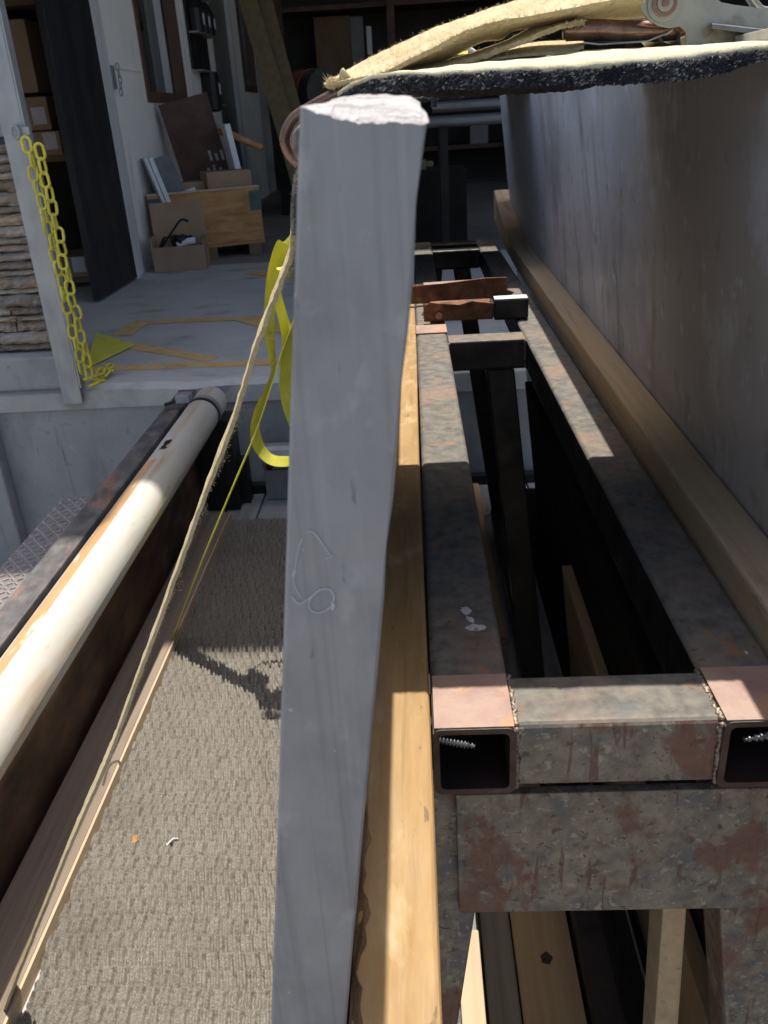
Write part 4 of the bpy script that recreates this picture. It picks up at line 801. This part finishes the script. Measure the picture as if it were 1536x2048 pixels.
# ------------------------------------------------------------------ pads
def pad(y0, y1, lowtab, toptab, crown, x0, x1, label, fringe_n):
    t = thing('carpet_pad', label, 'pad', ((x0 + x1) / 2, (y0 + y1) / 2, 1.80), 'pads over the slab tops')
    nx = 90; ny = 16; xsn = [x0 + (x1 - x0) * k / nx for k in range(nx + 1)]
    def crn(x, v): return interp(crown, x) * math.sin(math.pi * min(1, v * 1.0)) ** .8
    top = [[(x, y0 + (y1 - y0) * j / ny + .002 * math.sin(x * 40) * (j == 0) + .0015 * math.sin(x * 130) * (j == 0), interp(toptab, x) + .0034 + crn(x, j / ny) + .0003 * math.sin(x * 260 + j)) for x in xsn] for j in range(ny + 1)]
    G().sheet(top, lambda j, k: (0, 0, -.0038)).mk('felt', 'cream_felt', t, smooth=True)
    def thk(x): return max(.0012, interp(toptab, x) - interp(lowtab, x))
    bot = [[(p[0], p[1] + .0012, p[2] - .0031) for p in r_] for r_ in top]
    G().sheet(bot, lambda j, k: (0, 0, -thk(bot[0][k][0]) + .0006 * math.sin(k * 2.3))).mk('pile', 'black_rubber', t)
    gd = G(); gl = G()
    for _ in range(fringe_n):
        x = U(x0, x1); k = int((x - x0) / (x1 - x0) * nx); th = thk(x); z = top[0][min(k, nx)][2] - .003 - U(0, 1.05) * th; y = y0 + U(-.001, .001)
        L = U(.002, .0048) * min(1, th / .006 + .3); L *= 1.0 + .5 * math.sin(x * 170) * math.sin(x * 61); a = U(-1, 1); gg = gd if R() < .84 + .12 * math.sin(x * 95) else gl; wv = U(.0003, .0009)
        p1 = (x + math.cos(a * 2) * L * .5, y - U(.001, .0035), z + U(-.0015, .0012)); p2 = (x + U(-1, 1) * L, y - U(.0005, .003), z + U(-.002, .001))
        gg.add([(x - wv, y, z), (x + wv, y, z + wv), (p1[0] + wv, p1[1], p1[2] + wv), (p1[0] - wv, p1[1], p1[2] - wv), p2], [(0, 1, 2, 3), (3, 2, 4)])
    for gg, nm, mt in ((gd, 'dark_tufts', 'pile_dark'), (gl, 'pale_tufts', 'pile_grey')):
        if gg.f: o = gg.mk(nm, mt, t); o['kind'] = 'stuff'
    return t
lo = [[-0.046759,1.7893],[-0.036164,1.79],[-0.025258,1.7906],[-0.0068865,1.7923],[0.01804,1.7918],[0.062635,1.7908],[0.10934,1.7887],[0.14383,1.7883],[0.17842,1.7884],[0.20124,1.7898],[0.23829,1.798]]
to = [[-0.046711,1.7899],[-0.035734,1.796],[-0.024726,1.799],[-0.0065011,1.8001],[0.018243,1.7984],[0.062615,1.7985],[0.10903,1.7971],[0.14321,1.7981],[0.17756,1.7982],[0.20015,1.8002],[0.23774,1.8021]]
lo = lo + [[.30, lo[-1][1] + .004]]; to = to + [[.30, to[-1][1] + .002]]
cr_ = [(-.05, .001), (0, .006), (.034, .010), (.08, .012), (.14, .0155), (.17, .0155), (.2, .0125), (.225, .010), (.26, .009), (.3, .008)]
pad(.64, 1.07, lo, to, cr_, lo[0][0], .29, 'cream topped carpet pad with black frayed edge lying over both slab tops', 9000)
lo2 = [(-.04, 1.790), (.0, 1.793), (.2, 1.80), (.26, 1.819), (.29, 1.819)]; to2 = [(a, b + .009) for a, b in lo2]
pad(2.12, 2.68, lo2, to2, [(0, .0), (.3, .0)], -.04, .29, 'second carpet pad over the slab tops farther back under the yellow strap', 900)

# ------------------------------------------------------------------ tan ratchet strap
RS = thing('ratchet_strap', 'frayed tan ratchet strap pulled tight over the pad and the slab tops', 'ratchet strap', (0, .80, 1.80))
fuzz = G()
def ribbon(near, far, nm, mt, th=.0016, fz=0, n=8, par=RS, wob=.0, fl=1.0):
    A = smooth_path(near, n); Bp = smooth_path(far, n); m = 6
    if wob: A = [a + Vector((U(-wob, wob), 0, U(-wob, wob))) for a in A]; Bp = [a + Vector((U(-wob, wob), 0, U(-wob, wob))) for a in Bp]
    rows = [[a.lerp(b, j / m) for a, b in zip(A, Bp)] for j in range(m + 1)]
    def off(j, k):
        k2 = min(k + 1, len(A) - 1); tn = (A[k2] - A[k2 - 1]); nn = tn.cross(Bp[k] - A[k])
        return -nn.normalized() * th if nn.length > 1e-9 else Vector((0, 0, -th))
    o = G().sheet(rows, off).mk(nm, mt, par, smooth=False)
    for _ in range(fz):
        e = A if R() < .6 else Bp; i = random.randrange(len(e) - 1); p = e[i].lerp(e[i + 1], R()) + Vector((0, 0, U(-th, 0))); d = Vector((U(-1, 1), U(-1, .6), U(-.8, 1))).normalized() * U(.0012, .0042) * fl
        s_ = Vector((U(-1, 1), 0, U(-1, 1))).normalized() * .00016
        fuzz.add([p - s_, p + s_, p + d * .6 + s_ * .7 + Vector((0, 0, .0004)), p + d], [(0, 1, 2), (0, 2, 3)])
    return o
ne = [(-0.0628,0.755,1.801),(-0.0486,0.755,1.804),(-0.0305,0.755,1.806),(-0.0145,0.755,1.809),(0.0028,0.755,1.816),(0.0222,0.755,1.823),(0.0418,0.755,1.831),(0.0607,0.755,1.836),(0.0738,0.755,1.838),(0.1138,0.755,1.842),(0.1597,0.755,1.847),(0.1833,0.755,1.848)]
fe = [(-0.0698,0.805,1.804),(-0.0548,0.805,1.811),(-0.0386,0.805,1.818),(-0.0176,0.805,1.826),(0.0036,0.805,1.833),(0.0241,0.805,1.84),(0.0447,0.805,1.845),(0.0648,0.805,1.85),(0.0786,0.805,1.853),(0.0996,0.805,1.857),(0.1508,0.805,1.863),(0.1944,0.805,1.866)]
ribbon(ne, fe, 'upper_webbing', 'tan_web', .0024, 2200, 8, RS, .0003, 1.1)
u1 = [(-0.0085,0.757,1.81),(0.0027,0.757,1.815),(0.0222,0.757,1.822),(0.0419,0.757,1.83),(0.0609,0.757,1.835),(0.074,0.757,1.837),(0.1141,0.757,1.841),(0.1602,0.757,1.846),(0.1838,0.757,1.847)]
u2 = [(-0.0049,0.8,1.812),(0.0069,0.8,1.814),(0.0336,0.8,1.818),(0.0494,0.8,1.824),(0.0643,0.8,1.829),(0.0794,0.8,1.83),(0.0924,0.8,1.836),(0.1458,0.8,1.838),(0.1952,0.8,1.839)]
ribbon(u1, u2, 'doubled_webbing', 'tan_web', .0022, 350)
l1 = [(-0.031,0.765,1.806),(-0.0137,0.765,1.806),(0.0124,0.765,1.808),(0.032,0.765,1.81),(0.0519,0.765,1.814),(0.0748,0.765,1.82),(0.1021,0.765,1.828),(0.1194,0.765,1.833),(0.1329,0.765,1.835),(0.139,0.765,1.836)]
l2 = [(-0.0322,0.8,1.81),(-0.0098,0.8,1.813),(0.0131,0.8,1.813),(0.0336,0.8,1.816),(0.0543,0.8,1.82),(0.0782,0.8,1.826),(0.1066,0.8,1.836),(0.1248,0.8,1.839),(0.1388,0.8,1.841),(0.1453,0.8,1.84)]
ribbon(l1, l2, 'lower_webbing', 'tan_web', .0034, 1200, 8, RS, .0004, 1.1)
k1 = [(0.0273,0.77,1.808),(0.0554,0.77,1.811),(0.0753,0.77,1.814),(0.1002,0.77,1.815),(0.1275,0.77,1.815),(0.1411,0.77,1.818)]
k2 = [(0.0288,0.81,1.812),(0.0583,0.81,1.817),(0.0792,0.81,1.821),(0.1053,0.81,1.825),(0.1338,0.81,1.825),(0.1483,0.81,1.824)]
ribbon(k1, k2, 'under_webbing', 'tan_web', .0018, 500)
G().tube(smooth_path([(-0.0636,0.765,1.802),(-0.0582,0.765,1.803),(-0.0533,0.765,1.804),(-0.0497,0.765,1.808),(-0.0472,0.765,1.81)], 4), lambda u: .0036 + .0012 * math.sin(u * 9), 9).mk('knotted_end', 'tan_web', RS)
for _ in range(120):
    p = Vector((-0.0579,0.762,1.803)) + Vector((U(-.006, .012), U(-.004, .004), U(-.003, .003))); d = Vector((U(-1, .4), U(-.6, .2), U(-.6, .8))).normalized() * U(.003, .007); s_ = Vector((.0003, 0, .0003))
    fuzz.add([p - s_, p + s_, p + d], [(0, 1, 2)])
# rod hooks
hk = [(-0.0315,0.77,1.801),(-0.05,0.77,1.798),(-0.0668,0.77,1.792),(-0.0806,0.77,1.786),(-0.0928,0.77,1.78),(-0.1003,0.77,1.771),(-0.1032,0.77,1.763),(-0.102,0.77,1.755),(-0.0976,0.77,1.748),(-0.0921,0.77,1.744),(-0.0838,0.77,1.743)]
G().tube(smooth_path(hk, 8), .0043, 16).mk('wire_hook', 'hook_brown', RS, smooth=True)
hk = [(-0.0332,0.81,1.8),(-0.0528,0.81,1.797),(-0.0706,0.81,1.79),(-0.0819,0.81,1.784),(-0.0926,0.81,1.777),(-0.0985,0.81,1.77),(-0.1011,0.81,1.762),(-0.1002,0.81,1.754),(-0.0955,0.81,1.748),(-0.0878,0.81,1.744)]
G().tube(smooth_path(hk, 8), .0043, 16).mk('wire_hook', 'hook_brown', RS, smooth=True)
G().tube(smooth_path([(-0.0866,0.79,1.771),(-0.0922,0.79,1.767),(-0.0941,0.79,1.76),(-0.093,0.79,1.754),(-0.0878,0.79,1.75)], 6), .0055, 12).mk('webbing_eye', 'dirty_web', RS, smooth=True)
hk = [(0.1263,0.78,1.83),(0.1357,0.78,1.83),(0.1555,0.78,1.829),(0.1753,0.78,1.827),(0.1951,0.78,1.826),(0.2127,0.78,1.826),(0.228,0.78,1.83)]
G().tube(smooth_path(hk, 6), lambda u: .0078 if u > .03 else .0058, 18).mk('wire_hook', 'hook_brown', RS, smooth=True)
G().grid([[(0.141,0.77,1.821),(0.154,0.77,1.82),(0.1716,0.77,1.819),(0.1911,0.77,1.82),(0.2006,0.77,1.822),(0.2074,0.77,1.825)], [(0.1464,0.8,1.824),(0.1599,0.8,1.823),(0.1782,0.8,1.823),(0.1984,0.8,1.823),(0.2083,0.8,1.825),(0.2153,0.8,1.828)]]).sheet([[(0.141,0.77,1.821),(0.154,0.77,1.819),(0.1716,0.77,1.819),(0.1911,0.77,1.819),(0.2006,0.77,1.822),(0.2074,0.77,1.824)], [(0.1464,0.8,1.824),(0.1599,0.8,1.823),(0.1782,0.8,1.823),(0.1984,0.8,1.823),(0.2083,0.8,1.825),(0.2153,0.8,1.828)]], lambda i, k: (0, 0, -.0012)).mk('hook_tongue', 'zinc_plate', RS)
# ratchet body: two plates, spool, lever
pl = [[0.18022,1.8565],[0.18149,1.8439],[0.18423,1.8377],[0.18925,1.832],[0.19687,1.8279],[0.20548,1.826],[0.21349,1.8266],[0.21806,1.8229],[0.21948,1.816],[0.22594,1.809],[0.23603,1.8088],[0.26577,1.8119],[0.30779,1.813],[0.30534,1.8294],[0.27617,1.8351],[0.25492,1.8386],[0.24406,1.8409],[0.2367,1.846],[0.23062,1.8536]]
def plate(y, th, nm):
    n_ = len(pl); g_ = G().add([(x, y, z) for x, z in pl] + [(x, y + th, z) for x, z in pl], [list(range(n_))[::-1], list(range(n_, 2 * n_))] + [(k, (k + 1) % n_, n_ + (k + 1) % n_, n_ + k) for k in range(n_)]); return g_.mk(nm, 'zinc_plate', RS, bevel=.0006)
plate(.762, .003, 'side_plate'); plate(.83, .003, 'side_plate')
sc_ = Vector((0.1998,0.762,1.843))
for r0, dy in ((.0128, -.0015), (.0095, -.003), (.006, -.0045), (.0028, -.006)):
    G().tube([(sc_.x, .768, sc_.z), (sc_.x, .762 + dy, sc_.z)], r0, 24).mk('spool_end', 'hook_brown' if r0 in (.0095, .0028) else 'zinc_plate', RS, bevel=.0005)
br = [[0.19979,1.8205],[0.20426,1.8216],[0.21,1.8253],[0.21476,1.823],[0.21629,1.8148],[0.22257,1.809],[0.21911,1.8092],[0.21341,1.813],[0.20314,1.8169]]
g_ = G(); n_ = len(br); g_.add([(x, .766, z) for x, z in br] + [(x, .825, z) for x, z in br], [(k, (k + 1) % n_, n_ + (k + 1) % n_, n_ + k) for k in range(n_)]); g_.mk('base_fold', 'zinc_plate', RS)
G().hexa([(0.2328,0.745,1.823), (0.2769,0.745,1.815), (0.2832,0.762,1.817), (0.238,0.762,1.825), (0.2325,0.745,1.826), (0.2764,0.745,1.819), (0.2826,0.762,1.821), (0.2377,0.762,1.828)]).mk('release_bar', 'screw_steel', RS, bevel=.0006)
G().tube(smooth_path([(0.2774,0.8,1.849),(0.2829,0.8,1.843),(0.2883,0.8,1.838),(0.297,0.8,1.836)], 5), .0022, 8).mk('pawl', 'zinc_plate', RS, smooth=True)
G().tube(smooth_path([(0.2681,0.79,1.849),(0.2747,0.79,1.842),(0.2777,0.79,1.837)], 5), .0016, 8).mk('pawl', 'screw_steel', RS, smooth=True)
# side run of the webbing down to the trailer edge
dn_ = [(-0.0924,0.772,1.743),(-0.0974,0.775,1.731),(-0.1031,0.78,1.707),(-0.1063,0.785,1.673),(-0.1135,0.79,1.652)]
ribbon(dn_, [(p[0] + .003, p[1] + .045, p[2]) for p in dn_], 'frayed_webbing', 'dirty_web', .0024, 420)
dn_ = [(-0.1038,0.783,1.685),(-0.1072,0.785,1.667),(-0.1236,0.79,1.635),(-0.153,0.8,1.578),(-0.1866,0.81,1.502),(-0.231,0.82,1.416),(-0.2846,0.835,1.308),(-0.3515,0.85,1.175),(-0.4107,0.86,1.056),(-0.4457,0.868,0.9904),(-0.509,0.875,0.8758),(-0.6058,0.885,0.6936),(-0.7352,0.895,0.446),(-0.789,0.9,0.3464)]
ribbon(dn_, [(p[0] - .0055, p[1] + .05, p[2] + .0022) for p in dn_], 'side_webbing', 'tan_web', .0042, 2200, 12, RS, .0005, 1.3)
G().tube(smooth_path([(-0.4423,0.862,0.9871),(-0.4278,0.862,1.019),(-0.4142,0.862,1.027),(-0.4128,0.862,1.021)], 4), .0016, 7).mk('loose_loop', 'tan_web', RS)
for c_ in [(-0.2875,0.836,1.299),(-0.445,0.868,0.9903),(-0.2082,0.815,1.46),(-0.2417,0.823,1.396),(-0.144,0.795,1.594)]:
    for _ in range(26):
        p = Vector(c_) + Vector((U(-.005, .005), U(0, .02), U(-.006, .006))); d = Vector((U(-.6, 1), U(-1, .2), U(-.9, .6))).normalized() * U(.003, .007); s_ = Vector((.00025, 0, .00025))
        fuzz.add([p - s_, p + s_, p + d * .5 + Vector((0, 0, -.001)), p + d], [(0, 1, 2), (0, 2, 3)])
o = fuzz.mk('loose_fibres', 'tan_web', RS); o['kind'] = 'stuff'

# ------------------------------------------------------------------ yellow strap
YS = thing('yellow_strap', 'bright yellow strap hanging in a loop beside the grey slab edge', 'strap', (-.3, 2.05, 1.2))
def yrib(pts, wv, nm, th=.0016, n=8):
    A = smooth_path(pts, n); W = smooth_path(wv, n); rows = [[a - w_ * .5 for a, w_ in zip(A, W)], list(A), [a + w_ * .5 for a, w_ in zip(A, W)]]
    return G().sheet(rows, lambda j, k: (0, th, -th * .3)).mk(nm, 'yellow_web', YS, smooth=False)
yrib([(-.048, 2.23, 1.778), (-.10, 2.19, 1.735), (-.17, 2.12, 1.655)] + [(-0.2704,2.05,1.524),(-0.2953,2.05,1.509),(-0.3186,2.05,1.479),(-0.3355,2.05,1.434),(-0.3481,2.05,1.375),(-0.3572,2.05,1.328),(-0.3568,2.05,1.266),(-0.3587,2.05,1.216),(-0.3775,2.05,1.172),(-0.4018,2.05,1.127),(-0.4209,2.05,1.074),(-0.4215,2.05,1.027),(-0.4048,2.05,0.9914),(-0.378,2.05,0.9734),(-0.3258,2.05,0.971)],
     [(0, .045, 0), (.01, .04, -.01), (.03, .02, -.01), (.035, 0, -.01), (.034, .02, -.03), (.028, .03, -.01), (.026, .03, 0), (.024, .03, 0), (.024, .03, 0), (.012, .04, 0), (.006, .045, 0), (.014, .04, .004), (.018, .035, .002), (.018, .03, 0), (.022, .02, .012), (.01, .02, .022), (.0, .02, .022), (.0, .016, .022)], 'loop')
yrib([(-.035, 2.20, 1.785), (-.13, 2.13, 1.68)] + [(-0.2701,2,1.49),(-0.3046,2,1.469),(-0.3215,2,1.442),(-0.3218,2,1.407),(-0.3145,2,1.366),(-0.3071,2,1.313),(-0.3122,2,1.252),(-0.3217,2,1.197),(-0.3203,2,1.139),(-0.3082,2,1.087)],
     [(0, .04, 0), (.02, .03, 0), (.028, .02, .01), (.026, .02, 0), (.022, .02, 0), (.018, .03, 0), (.018, .03, 0), (.022, .03, 0), (.03, .02, 0), (.03, .02, 0), (.03, .02, 0), (.03, .02, 0)], 'inner_fold')
a = [(-0.2795,1.965,1.355),(-0.3442,1.965,1.215),(-0.4069,1.965,1.075),(-0.4989,1.965,0.9016),(-0.5982,1.965,0.713),(-0.6859,1.965,0.5361)]
a.append((-0.7207,1.985,0.465)); a = [(-.034, 1.985, 1.792)] + a
ribbon(a, [(p[0] - .002, p[1] + .05, p[2]) for p in a], 'tie_down', 'yellow_web', .0034, 0, par=YS)
a = [(-.05, 2.22, 1.775), (-.034, 2.22, 1.800), (.0, 2.22, 1.812), (.10, 2.22, 1.815), (.2, 2.22, 1.824), (.262, 2.22, 1.838), (.30, 2.22, 1.838), (.318, 2.22, 1.80)]
ribbon(a, [(p[0], 2.27, p[2]) for p in a], 'top_run', 'yellow_web', .0018, 0, par=YS)
yrib([(0.0564,1.9,1.877),(0.0781,1.9,1.879),(0.1027,1.9,1.882),(0.1223,1.9,1.883)], [(.0, .03, .02)] * 4, 'spare_fold')
G().tube(smooth_path([(0.0929,1.9,1.884),(0.1126,1.9,1.888),(0.1291,1.9,1.879),(0.1447,1.9,1.868),(0.1613,1.9,1.858),(0.1711,1.9,1.854)], 5), .005, 10).mk('end_fitting', 'white_sheet', YS, smooth=True)
G().tube([(0.0583,1.9,1.875), (0.0535,1.9,1.782)], .006, 8).mk('handle_post', 'black_soft', YS)
for o in bpy.data.objects:
    if '_base' in o: del o['_base']
